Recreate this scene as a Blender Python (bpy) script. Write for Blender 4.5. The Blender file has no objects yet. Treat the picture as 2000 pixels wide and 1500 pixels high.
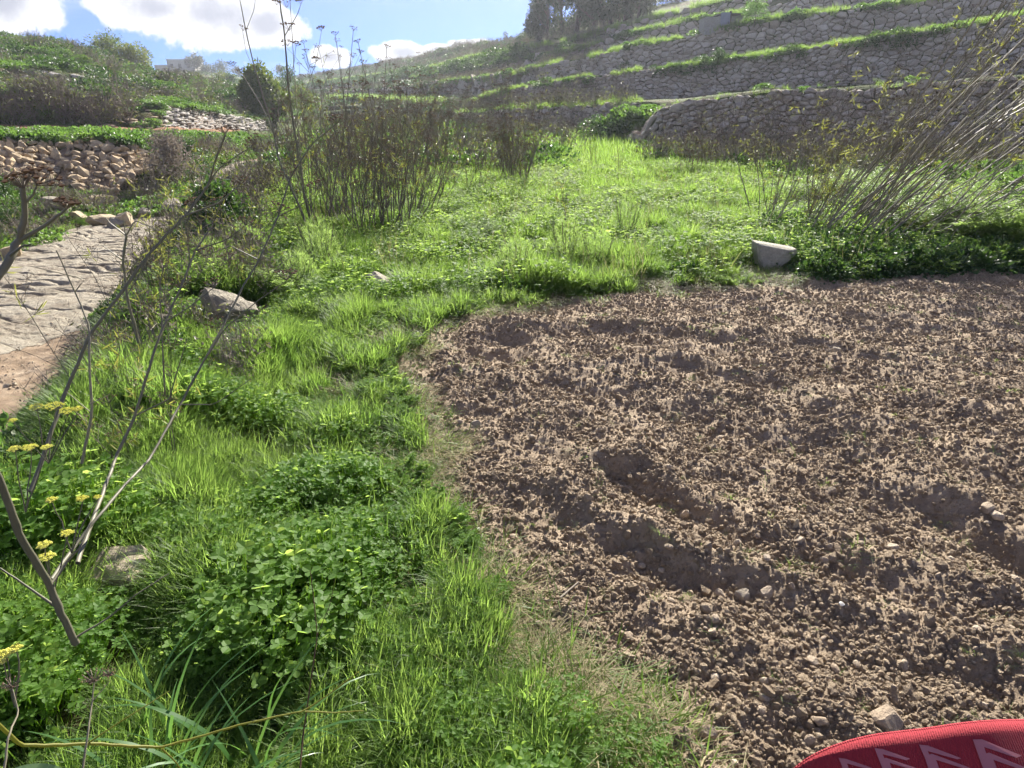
import bpy, math, random
import numpy as np
from mathutils import Vector, Euler
R = math.radians
rng = np.random.default_rng(7)
random.seed(7)
C = bpy.context.scene.collection
scn = bpy.context.scene
# ------------------------------------------------------------------ camera
CAMZ, PITCH, FPX = 1.65, R(22.9), 1303.0
cam = bpy.data.cameras.new('camera'); cam.sensor_width = 36; cam.lens = 36*FPX/2000
cam.clip_end = 6000; cam.clip_start = .05
cam.dof.use_dof = False
co = bpy.data.objects.new('camera', cam); C.objects.link(co)
co.location = (0, 0, CAMZ); co.rotation_euler = (R(90)-PITCH, 0, 0)
scn.camera = co
# ------------------------------------------------------------------ world and sun
SUN_EL, SUN_AZ = R(31), R(14)
w = bpy.data.worlds.new('World'); scn.world = w; w.use_nodes = True
nt = w.node_tree; nt.nodes.clear()
def N(t, typ, **kw):
    n = t.nodes.new(typ)
    for k, v in kw.items():
        if k.startswith('i_'): n.inputs[k[2:]].default_value = v
        elif k[0] == 'n' and k[1:].isdigit(): n.inputs[int(k[1:])].default_value = v
        else: setattr(n, k, v)
    return n
def M_(t, op, a, b=None, clamp=False):
    n = t.nodes.new('ShaderNodeMath'); n.operation = op; n.use_clamp = clamp
    for k, v in enumerate((a, b)):
        if v is None: continue
        if isinstance(v, (int, float)): n.inputs[k].default_value = v
        else: t.links.new(v, n.inputs[k])
    return n.outputs[0]
def ramp(t, fac, stops):
    n = t.nodes.new('ShaderNodeValToRGB'); t.links.new(fac, n.inputs[0])
    e = n.color_ramp.elements
    while len(e) < len(stops): e.new(.5)
    for k, (p, c) in enumerate(stops):
        e[k].position = p; e[k].color = (*c, 1) if len(c) == 3 else c
    return n.outputs[0]
def mixc(t, fac, a, b, bt='MIX'):
    n = t.nodes.new('ShaderNodeMix'); n.data_type = 'RGBA'; n.blend_type = bt
    for k, v in ((0, fac), (6, a), (7, b)):
        if hasattr(v, 'links'): t.links.new(v, n.inputs[k])
        elif isinstance(v, (int, float)): n.inputs[k].default_value = v
        else: n.inputs[k].default_value = (*v, 1)
    return n.outputs[2]
sky = N(nt, 'ShaderNodeTexSky', sky_type='NISHITA', sun_disc=False, sun_elevation=SUN_EL, sun_rotation=SUN_AZ,
        air_density=1.0, dust_density=.0, ozone_density=3.0, altitude=1500)
bg = N(nt, 'ShaderNodeBackground'); bg.inputs[1].default_value = .062
wo = N(nt, 'ShaderNodeOutputWorld'); nt.links.new(bg.outputs[0], wo.inputs[0])
tc = N(nt, 'ShaderNodeTexCoord')
sep = N(nt, 'ShaderNodeSeparateXYZ'); nt.links.new(tc.outputs['Generated'], sep.inputs[0])
az = M_(nt, 'ARCTAN2', sep.outputs[0], sep.outputs[1]); el = M_(nt, 'ARCSINE', sep.outputs[2])
nz = N(nt, 'ShaderNodeTexNoise', i_Scale=9.0, i_Detail=9.0, i_Roughness=.62); nt.links.new(tc.outputs['Generated'], nz.inputs['Vector'])
nzo = M_(nt, 'SUBTRACT', nz.outputs['Fac'], .5)
nz2 = N(nt, 'ShaderNodeTexNoise', i_Scale=30.0, i_Detail=6.0, i_Roughness=.6); nt.links.new(tc.outputs['Generated'], nz2.inputs['Vector'])
def azel(px, py):
    u, v = (px-1000)/FPX, (750-py)/FPX
    cp, sp = math.cos(PITCH), math.sin(PITCH)
    x, y, z = u, cp+v*sp, -sp+v*cp
    return math.atan2(x, y), math.atan2(z, math.hypot(x, y))
# cumulus: direction (from the bearing each one has), half width, half height
CL = [((425, 28), .105, .044), ((300, 15), .07, .032), ((525, 48), .062, .032), ((0, 0), .062, .040), ((645, 112), .035, .018), ((790, 103), .05, .016), ((855, 97), .03, .010), ((925, 88), .045, .010),
      ((1140, 78), .08, .02), ((500, -330), .3, .08), ((1500, -420), .35, .06), ((-600, -100), .2, .07)]
mask = None; low = None
for (p, a, b) in CL:
    a0, e0 = azel(*p)
    dx = M_(nt, 'DIVIDE', M_(nt, 'SUBTRACT', az, a0), a); dy = M_(nt, 'DIVIDE', M_(nt, 'SUBTRACT', el, e0), b)
    r2 = M_(nt, 'ADD', M_(nt, 'MULTIPLY', dx, dx), M_(nt, 'MULTIPLY', dy, dy))
    m = M_(nt, 'SUBTRACT', 1.0, M_(nt, 'SQRT', r2))
    mask = m if mask is None else M_(nt, 'MAXIMUM', mask, m)
dens = M_(nt, 'ADD', mask, M_(nt, 'MULTIPLY', nzo, 1.7))
nb = N(nt, 'ShaderNodeTexNoise', i_Scale=2.6, i_Detail=6.0, i_Roughness=.55); nt.links.new(tc.outputs['Generated'], nb.inputs['Vector'])
hi = N(nt, 'ShaderNodeMapRange', interpolation_type='SMOOTHSTEP'); hi.inputs[1].default_value = R(9); hi.inputs[2].default_value = R(22); nt.links.new(el, hi.inputs[0])
away = N(nt, 'ShaderNodeMapRange', interpolation_type='SMOOTHSTEP'); away.inputs[1].default_value = R(45); away.inputs[2].default_value = R(65); nt.links.new(M_(nt, 'ABSOLUTE', az), away.inputs[0])
out_ = M_(nt, 'MAXIMUM', hi.outputs[0], away.outputs[0])
broken = M_(nt, 'MULTIPLY', M_(nt, 'SUBTRACT', nb.outputs['Fac'], .54), 5.0)  # broken cloud beyond the view, added to lift the fill light
dens = M_(nt, 'MAXIMUM', dens, M_(nt, 'SUBTRACT', M_(nt, 'MULTIPLY', M_(nt, 'ADD', broken, 2.0), out_), 2.0))
dens = M_(nt, 'ADD', dens, M_(nt, 'MULTIPLY', M_(nt, 'SUBTRACT', nz2.outputs['Fac'], .5), .55))
cm = N(nt, 'ShaderNodeMapRange', interpolation_type='SMOOTHSTEP'); cm.inputs[1].default_value = .0; cm.inputs[2].default_value = .22
nt.links.new(dens, cm.inputs[0])
thick = N(nt, 'ShaderNodeMapRange', interpolation_type='SMOOTHSTEP'); thick.inputs[1].default_value = .22; thick.inputs[2].default_value = .85
nt.links.new(dens, thick.inputs[0])
ccol = mixc(nt, thick.outputs[0], (5.2, 5.2, 5.3), (2.3, 2.45, 2.9))
# thin high streaks
mp = N(nt, 'ShaderNodeMapping'); mp.inputs['Rotation'].default_value = (0, R(-22), R(-6)); mp.inputs['Scale'].default_value = (1.3, 3, 20)
nt.links.new(tc.outputs['Generated'], mp.inputs[0])
ns = N(nt, 'ShaderNodeTexNoise', i_Scale=1.5, i_Detail=5.0, i_Roughness=.55); nt.links.new(mp.outputs[0], ns.inputs['Vector'])
st = N(nt, 'ShaderNodeMapRange', interpolation_type='SMOOTHSTEP'); st.inputs[1].default_value = .50; st.inputs[2].default_value = .80; st.inputs[4].default_value = .5
nt.links.new(ns.outputs['Fac'], st.inputs[0])
skyc = mixc(nt, 1.0, sky.outputs[0], (.155, .275, .63), 'MULTIPLY')
c1 = mixc(nt, st.outputs[0], skyc, (3.6, 4.1, 5.0))
c2 = mixc(nt, cm.outputs[0], c1, ccol)
nt.links.new(c2, bg.inputs[0])
sun = bpy.data.lights.new('sun', 'SUN'); sun.energy = 5.0; sun.angle = R(.5); sun.color = (1, .95, .86)
so = bpy.data.objects.new('sun', sun); C.objects.link(so)
sd = Vector((math.sin(SUN_AZ)*math.cos(SUN_EL), math.cos(SUN_AZ)*math.cos(SUN_EL), math.sin(SUN_EL)))
so.rotation_euler = sd.to_track_quat('Z', 'Y').to_euler(); so.location = (0, 0, 30)
scn.view_settings.view_transform = 'Standard'; scn.view_settings.look = 'None'
scn.view_settings.gamma = 1; scn.view_settings.exposure = 1.7; scn.view_settings.use_curve_mapping = False
scn.render.engine = 'CYCLES'
scn.cycles.max_bounces = 4; scn.cycles.diffuse_bounces = 3; scn.cycles.transmission_bounces = 3; scn.cycles.use_adaptive_sampling = True; scn.cycles.adaptive_threshold = .035; scn.cycles.volume_bounces = 0
scn.cycles.use_denoising = True
# ------------------------------------------------------------------ helpers
def P(px, py, Y):
    u, v = (px-1000)/FPX, (750-py)/FPX
    cp, sp = math.cos(PITCH), math.sin(PITCH)
    t = Y/(cp+v*sp)
    return np.array([u*t, Y, CAMZ+(-sp+v*cp)*t])
def G(px, py, z=0.0):
    u, v = (px-1000)/FPX, (750-py)/FPX
    cp, sp = math.cos(PITCH), math.sin(PITCH)
    t = (z-CAMZ)/(-sp+v*cp)
    return np.array([u*t, (cp+v*sp)*t, z])
_prm = np.random.default_rng(3).permutation(256)
_ang = np.random.default_rng(4).random(256)*2*np.pi
_gx, _gy = np.cos(_ang), np.sin(_ang)
def noise(x, y, s=0):
    x = np.asarray(x, float)+s*17.3; y = np.asarray(y, float)+s*9.7
    xi = np.floor(x).astype(int); yi = np.floor(y).astype(int); fx = x-xi; fy = y-yi
    u = fx*fx*fx*(fx*(fx*6-15)+10); v = fy*fy*fy*(fy*(fy*6-15)+10)
    def g(a, b):
        h = _prm[(_prm[(xi+a) & 255]+yi+b) & 255]
        return _gx[h]*(fx-a)+_gy[h]*(fy-b)
    a = g(0, 0)*(1-u)+g(1, 0)*u; b = g(0, 1)*(1-u)+g(1, 1)*u
    return (a*(1-v)+b*v)*1.5
def fbm(x, y, o=4, s=0, r=.5):
    t = 0; a = 1
    for k in range(o):
        t = t+a*noise(x*2**k, y*2**k, s+k); a *= r
    return t
def sstep(a, b, x):
    t = np.clip((x-a)/(b-a), 0, 1); return t*t*(3-2*t)
def mesh(name, V, F, mats, smooth=False, sizes=None):
    """V (n,3); F: list of arrays (m,k) or list of tuples"""
    me = bpy.data.meshes.new(name)
    if isinstance(F, np.ndarray): F = [F]
    if len(F) and isinstance(F[0], np.ndarray):
        V = np.asarray(V, np.float32)
        me.vertices.add(len(V)); me.vertices.foreach_set('co', V.ravel())
        idx = np.concatenate([f.ravel() for f in F]).astype(np.int32)
        tot = np.concatenate([np.full(len(f), f.shape[1]) for f in F]).astype(np.int32)
        me.loops.add(len(idx)); me.loops.foreach_set('vertex_index', idx)
        me.polygons.add(len(tot)); st_ = np.concatenate([[0], np.cumsum(tot)[:-1]]).astype(np.int32)
        me.polygons.foreach_set('loop_start', st_); me.polygons.foreach_set('loop_total', tot)
        me.update(calc_edges=True); me.validate()
    else:
        me.from_pydata([tuple(v) for v in V], [], [tuple(f) for f in F]); me.update()
    me.polygons.foreach_set('use_smooth', np.full(len(me.polygons), smooth))
    for m in (mats if isinstance(mats, (list, tuple)) else [mats]): me.materials.append(m)
    return me
def link(name, me, parent=None, **props):
    o = bpy.data.objects.new(name, me); C.objects.link(o)
    if parent is not None: o.parent = parent
    for k, v in props.items(): o[k] = v
    return o
def thing(name, label, cat, loc=(0, 0, 0), group=None, rz=0):
    o = bpy.data.objects.new(name, None); C.objects.link(o); o.location = tuple(loc); o.rotation_euler = (0, 0, rz)
    o['label'] = label; o['category'] = cat; o.empty_display_size = .1
    if group: o['group'] = group
    return o
class Geo:
    def __init__(s): s.v = []; s.f3 = []; s.f4 = []; s.n = 0; s.m3 = []; s.m4 = []
    def add(s, V, F3=None, F4=None):
        if F3 is not None and len(F3): s.f3.append(np.asarray(F3)+s.n)
        if F4 is not None and len(F4): s.f4.append(np.asarray(F4)+s.n)
        s.v.append(np.asarray(V, float)); s.n += len(V)
    def tube(s, pts, r0, r1=None, k=3):
        p = np.asarray(pts, float); n = len(p)
        r = np.linspace(r0, r0 if r1 is None else r1, n) if not hasattr(r0, '__len__') else np.asarray(r0)
        t = np.gradient(p, axis=0); t /= np.linalg.norm(t, axis=1)[:, None]+1e-9
        up = np.array([.31, .17, .93]) if abs(t[0, 2]) < .9 else np.array([1., .2, 0])
        a = np.cross(t, up); a /= np.linalg.norm(a, axis=1)[:, None]+1e-9; b = np.cross(t, a)
        th = np.arange(k)*2*np.pi/k
        V = (p[:, None]+r[:, None, None]*(a[:, None]*np.cos(th)[None, :, None]+b[:, None]*np.sin(th)[None, :, None])).reshape(-1, 3)
        i = np.arange(n-1)[:, None]*k; j = np.arange(k)[None]; j2 = (j+1) % k
        s.add(V, None, np.stack([i+j, i+j2, i+k+j2, i+k+j], -1).reshape(-1, 4))
    def blade(s, base, d, length, width, bend, n=4, fold=0.0, side=None):
        """flat grass blade: starts along up, bends towards the horizontal direction d"""
        t = np.linspace(0, 1, n+1); h = np.array([d[0], d[1], 0.]); h /= np.linalg.norm(h)+1e-9
        ang = d[2]+bend*t
        step = length/n
        x = np.concatenate([[0], np.cumsum(np.sin(ang[:-1])*step)]); z = np.concatenate([[0], np.cumsum(np.cos(ang[:-1])*step)])
        c = base+h[None]*x[:, None]+np.array([0, 0, 1.])[None]*z[:, None]
        sd_ = np.array([-h[1], h[0], 0.]) if side is None else side
        wd = width*(1-t**1.7)*(.55+.45*np.minimum(1, t*5)); wd[-1] = 0
        L = c-sd_*wd[:, None]/2; Rr = c+sd_*wd[:, None]/2
        V = np.concatenate([L, Rr[:-1]]); m = n+1
        F4 = [(i, i+1, m+i+1, m+i) for i in range(n-1)]
        s.add(V, [(n-1, n, m+n-1)], F4)
    def leaf(s, p, d, nrm, L, W, fold=.15):
        d = d/(np.linalg.norm(d)+1e-9); sd_ = np.cross(nrm, d); sd_ /= np.linalg.norm(sd_)+1e-9; u = np.cross(d, sd_)
        V = [p, p+d*L*.35+sd_*W*.5+u*fold*W, p+d*L*.75+sd_*W*.42+u*fold*W, p+d*L, p+d*L*.75-sd_*W*.42+u*fold*W, p+d*L*.35-sd_*W*.5+u*fold*W, p+d*L*.5]
        s.add(V, [(0, 1, 6), (1, 2, 6), (2, 3, 6), (3, 4, 6), (4, 5, 6), (5, 0, 6)])
    def me(s, name, mats, smooth=False):
        F = []
        if s.f3: F.append(np.concatenate(s.f3))
        if s.f4: F.append(np.concatenate(s.f4))
        return mesh(name, np.concatenate(s.v), F, mats, smooth)
# ------------------------------------------------------------------ materials
MATS = {}
def newmat(name):
    m = bpy.data.materials.new(name); m.use_nodes = True; m.node_tree.nodes.clear()
    t = m.node_tree; o = N(t, 'ShaderNodeOutputMaterial'); MATS[name] = m
    return m, t, o
def leafmat(name, c1, c2, tr1, tr2, trans=.45, rough=.5, spec=.3, nscale=3.0):
    """leaf: reflects c1..c2, lets light through as tr1..tr2; the variation runs per plant and across the ground"""
    m, t, o = newmat(name)
    oi = N(t, 'ShaderNodeObjectInfo'); g = N(t, 'ShaderNodeNewGeometry')
    nz_ = N(t, 'ShaderNodeTexNoise', i_Scale=nscale, i_Detail=3.0); t.links.new(g.outputs['Position'], nz_.inputs['Vector'])
    f = M_(t, 'ADD', M_(t, 'MULTIPLY', oi.outputs['Random'], .4), M_(t, 'MULTIPLY', g.outputs['Random Per Island'], .35))
    f = M_(t, 'ADD', f, M_(t, 'MULTIPLY', M_(t, 'SUBTRACT', nz_.outputs['Fac'], .38), .9), clamp=True)
    p = N(t, 'ShaderNodeBsdfPrincipled', i_Roughness=rough); p.inputs['Specular IOR Level'].default_value = spec
    t.links.new(mixc(t, f, c1, c2), p.inputs['Base Color'])
    tb = N(t, 'ShaderNodeBsdfTranslucent'); t.links.new(mixc(t, f, tr1, tr2), tb.inputs[0])
    ms = N(t, 'ShaderNodeMixShader'); ms.inputs[0].default_value = trans
    t.links.new(p.outputs[0], ms.inputs[1]); t.links.new(tb.outputs[0], ms.inputs[2]); t.links.new(ms.outputs[0], o.inputs[0])
    return m
def rockmat(name, c1, c2, c3, scale=6.0, bump=.5, bscale=30.0, rough=.9, rnd=.5):
    m, t, o = newmat(name)
    oi = N(t, 'ShaderNodeObjectInfo'); g = N(t, 'ShaderNodeNewGeometry')
    nz_ = N(t, 'ShaderNodeTexNoise', i_Scale=scale, i_Detail=6.0, i_Roughness=.65); t.links.new(g.outputs['Position'], nz_.inputs['Vector'])
    r = M_(t, 'FRACT', M_(t, 'ADD', oi.outputs['Random'], g.outputs['Random Per Island']))
    a = mixc(t, r, c1, c2); f = M_(t, 'SUBTRACT', nz_.outputs['Fac'], .35)
    f = M_(t, 'MULTIPLY', f, 1.8, clamp=True)
    col = mixc(t, f, a, c3)
    n2 = N(t, 'ShaderNodeTexNoise', i_Scale=bscale, i_Detail=6.0, i_Roughness=.7); t.links.new(g.outputs['Position'], n2.inputs['Vector'])
    col = mixc(t, .5, col, ramp(t, n2.outputs['Fac'], [(.35, (.55, .55, .55)), (.65, (1.2, 1.2, 1.2))]), 'MULTIPLY')
    b = N(t, 'ShaderNodeBump', i_Strength=bump, i_Distance=.03); t.links.new(n2.outputs['Fac'], b.inputs['Height'])
    p = N(t, 'ShaderNodeBsdfPrincipled', i_Roughness=rough); p.inputs['Specular IOR Level'].default_value = .2
    t.links.new(col, p.inputs['Base Color']); t.links.new(b.outputs[0], p.inputs['Normal']); t.links.new(p.outputs[0], o.inputs[0])
    return m
def groundmat(name, stops, scale, bscale, bump, dist=.02, patches=None, wave=None):
    m, t, o = newmat(name)
    g = N(t, 'ShaderNodeNewGeometry')
    n1 = N(t, 'ShaderNodeTexNoise', i_Scale=scale, i_Detail=8.0, i_Roughness=.7); t.links.new(g.outputs['Position'], n1.inputs['Vector'])
    col = ramp(t, n1.outputs['Fac'], stops)
    if patches:
        n3 = N(t, 'ShaderNodeTexNoise', i_Scale=patches[0], i_Detail=5.0, i_Roughness=.6); t.links.new(g.outputs['Position'], n3.inputs['Vector'])
        f = N(t, 'ShaderNodeMapRange', interpolation_type='SMOOTHSTEP'); f.inputs[1].default_value = patches[2]; f.inputs[2].default_value = patches[3]
        t.links.new(n3.outputs['Fac'], f.inputs[0]); col = mixc(t, f.outputs[0], col, patches[1])
    n2 = N(t, 'ShaderNodeTexNoise', i_Scale=bscale, i_Detail=8.0, i_Roughness=.75); t.links.new(g.outputs['Position'], n2.inputs['Vector'])
    b = N(t, 'ShaderNodeBump', i_Strength=bump, i_Distance=dist); t.links.new(n2.outputs['Fac'], b.inputs['Height'])
    p = N(t, 'ShaderNodeBsdfPrincipled', i_Roughness=.95); p.inputs['Specular IOR Level'].default_value = .1
    t.links.new(col, p.inputs['Base Color']); t.links.new(b.outputs[0], p.inputs['Normal']); t.links.new(p.outputs[0], o.inputs[0])
    return m
m_grass = leafmat('grass_blade', (.06, .12, .026), (.13, .19, .045), (.20, .38, .05), (.40, .54, .12), .52, .5, .25, 2.2)
m_grassdark = leafmat('broad_grass_blade', (.05, .12, .035), (.09, .19, .05), (.12, .30, .05), (.26, .46, .09), .42, .35, .45)
m_herb = leafmat('herb_leaf', (.08, .16, .035), (.14, .24, .055), (.28, .46, .07), (.48, .62, .14), .58, .55, .15, 2.0)
m_fern = leafmat('feathery_leaf', (.09, .15, .045), (.15, .22, .065), (.26, .42, .09), (.42, .56, .15), .55, .5, .3)
m_straw = leafmat('straw', (.24, .20, .10), (.42, .36, .20), (.30, .30, .10), (.42, .40, .2), .3, .6, .2, 5.0)
m_bush = leafmat('bush_leaf', (.025, .06, .018), (.06, .12, .03), (.05, .13, .02), (.14, .24, .04), .3, .45, .35, 1.0)
m_olive = leafmat('olive_leaf', (.05, .085, .02), (.14, .16, .03), (.12, .20, .03), (.3, .32, .05), .35, .5, .3, .3)
m_cover = leafmat('cover_leaf', (.06, .10, .035), (.13, .18, .055), (.12, .28, .04), (.26, .42, .07), .35, .45, .35, .5)
m_scrub = leafmat('scrub_twig', (.20, .17, .14), (.34, .29, .24), (.16, .13, .10), (.26, .22, .17), .25, .8, .1, .6)
m_twig = leafmat('dry_twig', (.13, .11, .085), (.26, .22, .165), (.1, .09, .07), (.2, .17, .12), .08, .7, .2, 2.0)
m_shrub = leafmat('shrub_stem', (.11, .092, .07), (.27, .235, .185), (.08, .07, .05), (.14, .11, .08), .08, .8, .1, 2.0)
m_stalk = leafmat('green_grey_stalk', (.10, .10, .065), (.20, .18, .12), (.08, .1, .05), (.1, .12, .06), .02, .55, .35, 7.0)
m_cane = leafmat('pale_cane', (.12, .11, .07), (.34, .30, .20), (.2, .2, .12), (.3, .3, .2), .08, .5, .4, 2.0)
m_seed = leafmat('dry_seed_head', (.09, .055, .035), (.19, .12, .075), (.1, .06, .04), (.2, .12, .08), .15, .8, .1)
m_yellow = leafmat('yellow_flower', (.80, .76, .16), (.88, .85, .32), (.8, .8, .15), (.85, .85, .25), .45, .6, .2)
m_yleaf = leafmat('yellowing_leaf', (.13, .15, .03), (.28, .26, .06), (.24, .28, .05), (.42, .42, .08), .45, .5, .3)
m_paleleaf = leafmat('pale_broad_leaf', (.16, .26, .10), (.20, .30, .12), (.2, .34, .1), (.25, .4, .12), .3, .3, .5)
m_euca = leafmat('tree_leaf', (.025, .055, .025), (.06, .09, .04), (.06, .09, .03), (.14, .16, .06), .3, .5, .3, .2)
m_trunk = rockmat('bark', (.12, .09, .07), (.2, .16, .12), (.08, .06, .05), 3)
m_wall = rockmat('wall_stone', (.35, .295, .235), (.66, .585, .49), (.46, .35, .25), 2.5, .6, 18.0)
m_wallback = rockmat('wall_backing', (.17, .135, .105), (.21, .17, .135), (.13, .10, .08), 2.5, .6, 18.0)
m_rubble = rockmat('rubble_stone', (.27, .225, .165), (.54, .43, .28), (.46, .31, .155), 3.0, .6, 18.0)
m_greywall = rockmat('grey_wall_stone', (.30, .285, .26), (.46, .43, .39), (.34, .29, .23), 2.0, .5, 10.0)
m_block = rockmat('pale_block', (.38, .35, .28), (.44, .41, .33), (.30, .27, .20), 6.0, .6, 40.0)
m_boulder = rockmat('boulder', (.30, .265, .205), (.40, .36, .29), (.22, .19, .13), 5.0, .8, 40.0)
m_paleboulder = rockmat('pale_boulder', (.34, .29, .22), (.40, .34, .26), (.26, .20, .14), 5.0, .7, 30.0)
m_ochre = rockmat('ochre_boulder', (.44, .36, .24), (.50, .42, .28), (.30, .24, .16), 4.0, .7, 25.0)
m_pebble = rockmat('pebble', (.34, .265, .185), (.52, .43, .32), (.30, .22, .15), 20.0, .5, 120.0)
m_clod = rockmat('soil_clod', (.31, .235, .16), (.50, .395, .275), (.24, .18, .12), 9.0, .8, 160.0, rough=1)
m_soil = groundmat('ploughed_soil', [(.3, (.215, .163, .112)), (.5, (.315, .243, .17)), (.7, (.41, .325, .23))], 5.0, 90.0, 1.0, .012)
m_ground = groundmat('ground_cover', [(.3, (.05, .075, .022)), (.5, (.10, .085, .045)), (.7, (.15, .12, .07))], 1.6, 30.0, 1.0, .03)
m_hill = groundmat('hillside_ground', [(.3, (.045, .075, .022)), (.48, (.075, .105, .03)), (.6, (.115, .10, .05)), (.75, (.16, .13, .085))], .35, 4.0, 1.0, .15)
m_path = groundmat('limestone_bed', [(.28, (.17, .14, .105)), (.42, (.31, .265, .205)), (.52, (.38, .335, .26)), (.7, (.44, .395, .32))], 2.6, 22.0, 1.0, .05)
m_dirt = groundmat('ochre_dirt', [(.3, (.20, .142, .092)), (.5, (.275, .205, .14)), (.7, (.37, .295, .215))], 3.0, 60.0, 1.0, .015)
m_redearth = groundmat('red_earth', [(.3, (.17, .09, .05)), (.6, (.27, .155, .09))], .8, 8.0, 1.0, .03)
# ------------------------------------------------------------------ ground plan
xb_y = [-3, 0, 3.1, 4.4, 6.1, 8.6, 15, 25, 60, 120]; xb_x = [-2.0, -2.0, -2.2, -2.45, -2.85, -3.9, -5.6, -7.4, -17, -36]
def xbank(y): return np.interp(y, xb_y, xb_x)
xl_y = [-3, 8, 12.4, 14.8, 16.8, 19, 22, 30, 60]; xl_x = [-13, -11.4, -9.9, -9.9, -9.3, -10.2, -11.5, -12.5, -22]
def xleft(y): return np.interp(y, xl_y, xl_x)
xr_y = [-3, 5.5, 7.7, 8.8, 10.2, 12.9, 15.8, 18, 24, 60]; xr_x = [-6.3, -6.2, -5.7, -5.4, -5.6, -6.7, -7.5, -7.9, -8.6, -19]
def xrock(y): return np.interp(y, xr_y, xr_x)
soil_px = [(1330, 1620), (1240, 1500), (1125, 1390), (1010, 1270), (920, 1150), (845, 980), (795, 860), (762, 770), (775, 700), (850, 645), (950, 604), (1090, 578), (1250, 566), (1400, 556), (1550, 545), (1700, 538), (2000, 525), (2500, 515)]
SOIL = np.array([G(*p)[:2] for p in soil_px]+[(11.5, 1.0), (6, -4), (.2, -4)])
def sdpoly(x, y, poly):
    d = np.full(x.shape, 1e9); ins = np.zeros(x.shape, bool); n = len(poly)
    for i in range(n):
        a, b = poly[i], poly[(i+1) % n]; e = b-a
        t = np.clip(((x-a[0])*e[0]+(y-a[1])*e[1])/(e@e), 0, 1)
        d = np.minimum(d, np.hypot(x-a[0]-t*e[0], y-a[1]-t*e[1]))
        c = (a[1] > y) != (b[1] > y)
        with np.errstate(divide='ignore', invalid='ignore'):
            ins ^= c & (x < (b[0]-a[0])*(y-a[1])/(b[1]-a[1]+1e-12)+a[0])
    return np.where(ins, d, -d)
def soild(x, y): return sdpoly(x, y, SOIL)+.16*noise(x*2.2, y*2.2, 5)+.07*noise(x*7, y*7, 6)
# furrow ridges (>0) and hollows (<0): plan polylines, width, height
def plan(*px): return [G(*p)[:2] for p in px]
RIDGES = [(plan((960, 640), (1180, 628), (1400, 650), (1600, 668), (1800, 700)), .10, .06), (plan((960, 668), (1180, 650), (1450, 684), (1560, 720)), .10, -.05),
          (plan((1000, 742), (1150, 715), (1330, 705), (1520, 740), (1640, 800)), .12, .07), (plan((1150, 690), (1400, 688), (1550, 725)), .10, -.05),
          (plan((1640, 812), (1760, 900), (1900, 990), (2060, 1060)), .10, .06), (plan((1600, 860), (1700, 940), (1850, 1030), (2050, 1120)), .10, -.05),
          (plan((1100, 940), (1200, 1010), (1330, 1070), (1450, 1110), (1620, 1180), (1800, 1240), (1960, 1290), (2100, 1330)), .10, .062),
          (plan((1230, 1075), (1330, 1115), (1460, 1165), (1600, 1230), (1800, 1300), (2000, 1370)), .10, -.035),
          (plan((1330, 790), (1450, 770), (1600, 840), (1720, 930)), .12, .05), (plan((1380, 820), (1440, 830)), .10, -.06),
          (plan((1140, 900), (1240, 880), (1330, 930), (1500, 1010), (1700, 1080), (1950, 1160)), .10, .05), (plan((1180, 915), (1300, 950), (1420, 1000)), .08, -.05),
          (plan((1700, 620), (1900, 600), (2100, 640)), .14, .06), (plan((1750, 650), (1900, 640), (2100, 700)), .14, -.05), (plan((1800, 780), (2000, 840), (2200, 900)), .14, .06),
          (plan((1050, 1290), (1200, 1350), (1330, 1460), (1400, 1560)), .06, .04), (plan((1400, 1260), (1600, 1370), (1750, 1450)), .07, .04), (plan((900, 720), (1000, 760), (1100, 800)), .10, .045), (plan((920, 690), (1010, 690)), .10, -.06)]
def ridge_h(x, y):
    h = np.zeros_like(x)
    for pl, wd, am in RIDGES:
        d = np.full(x.shape, 1e9)
        for a, b in zip(pl[:-1], pl[1:]):
            e = b-a; t = np.clip(((x-a[0])*e[0]+(y-a[1])*e[1])/(e@e), 0, 1)
            d = np.minimum(d, np.hypot(x-a[0]-t*e[0], y-a[1]-t*e[1]))
        h += 1.0*am*np.exp(-(d/wd)**2)
    return h
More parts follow.
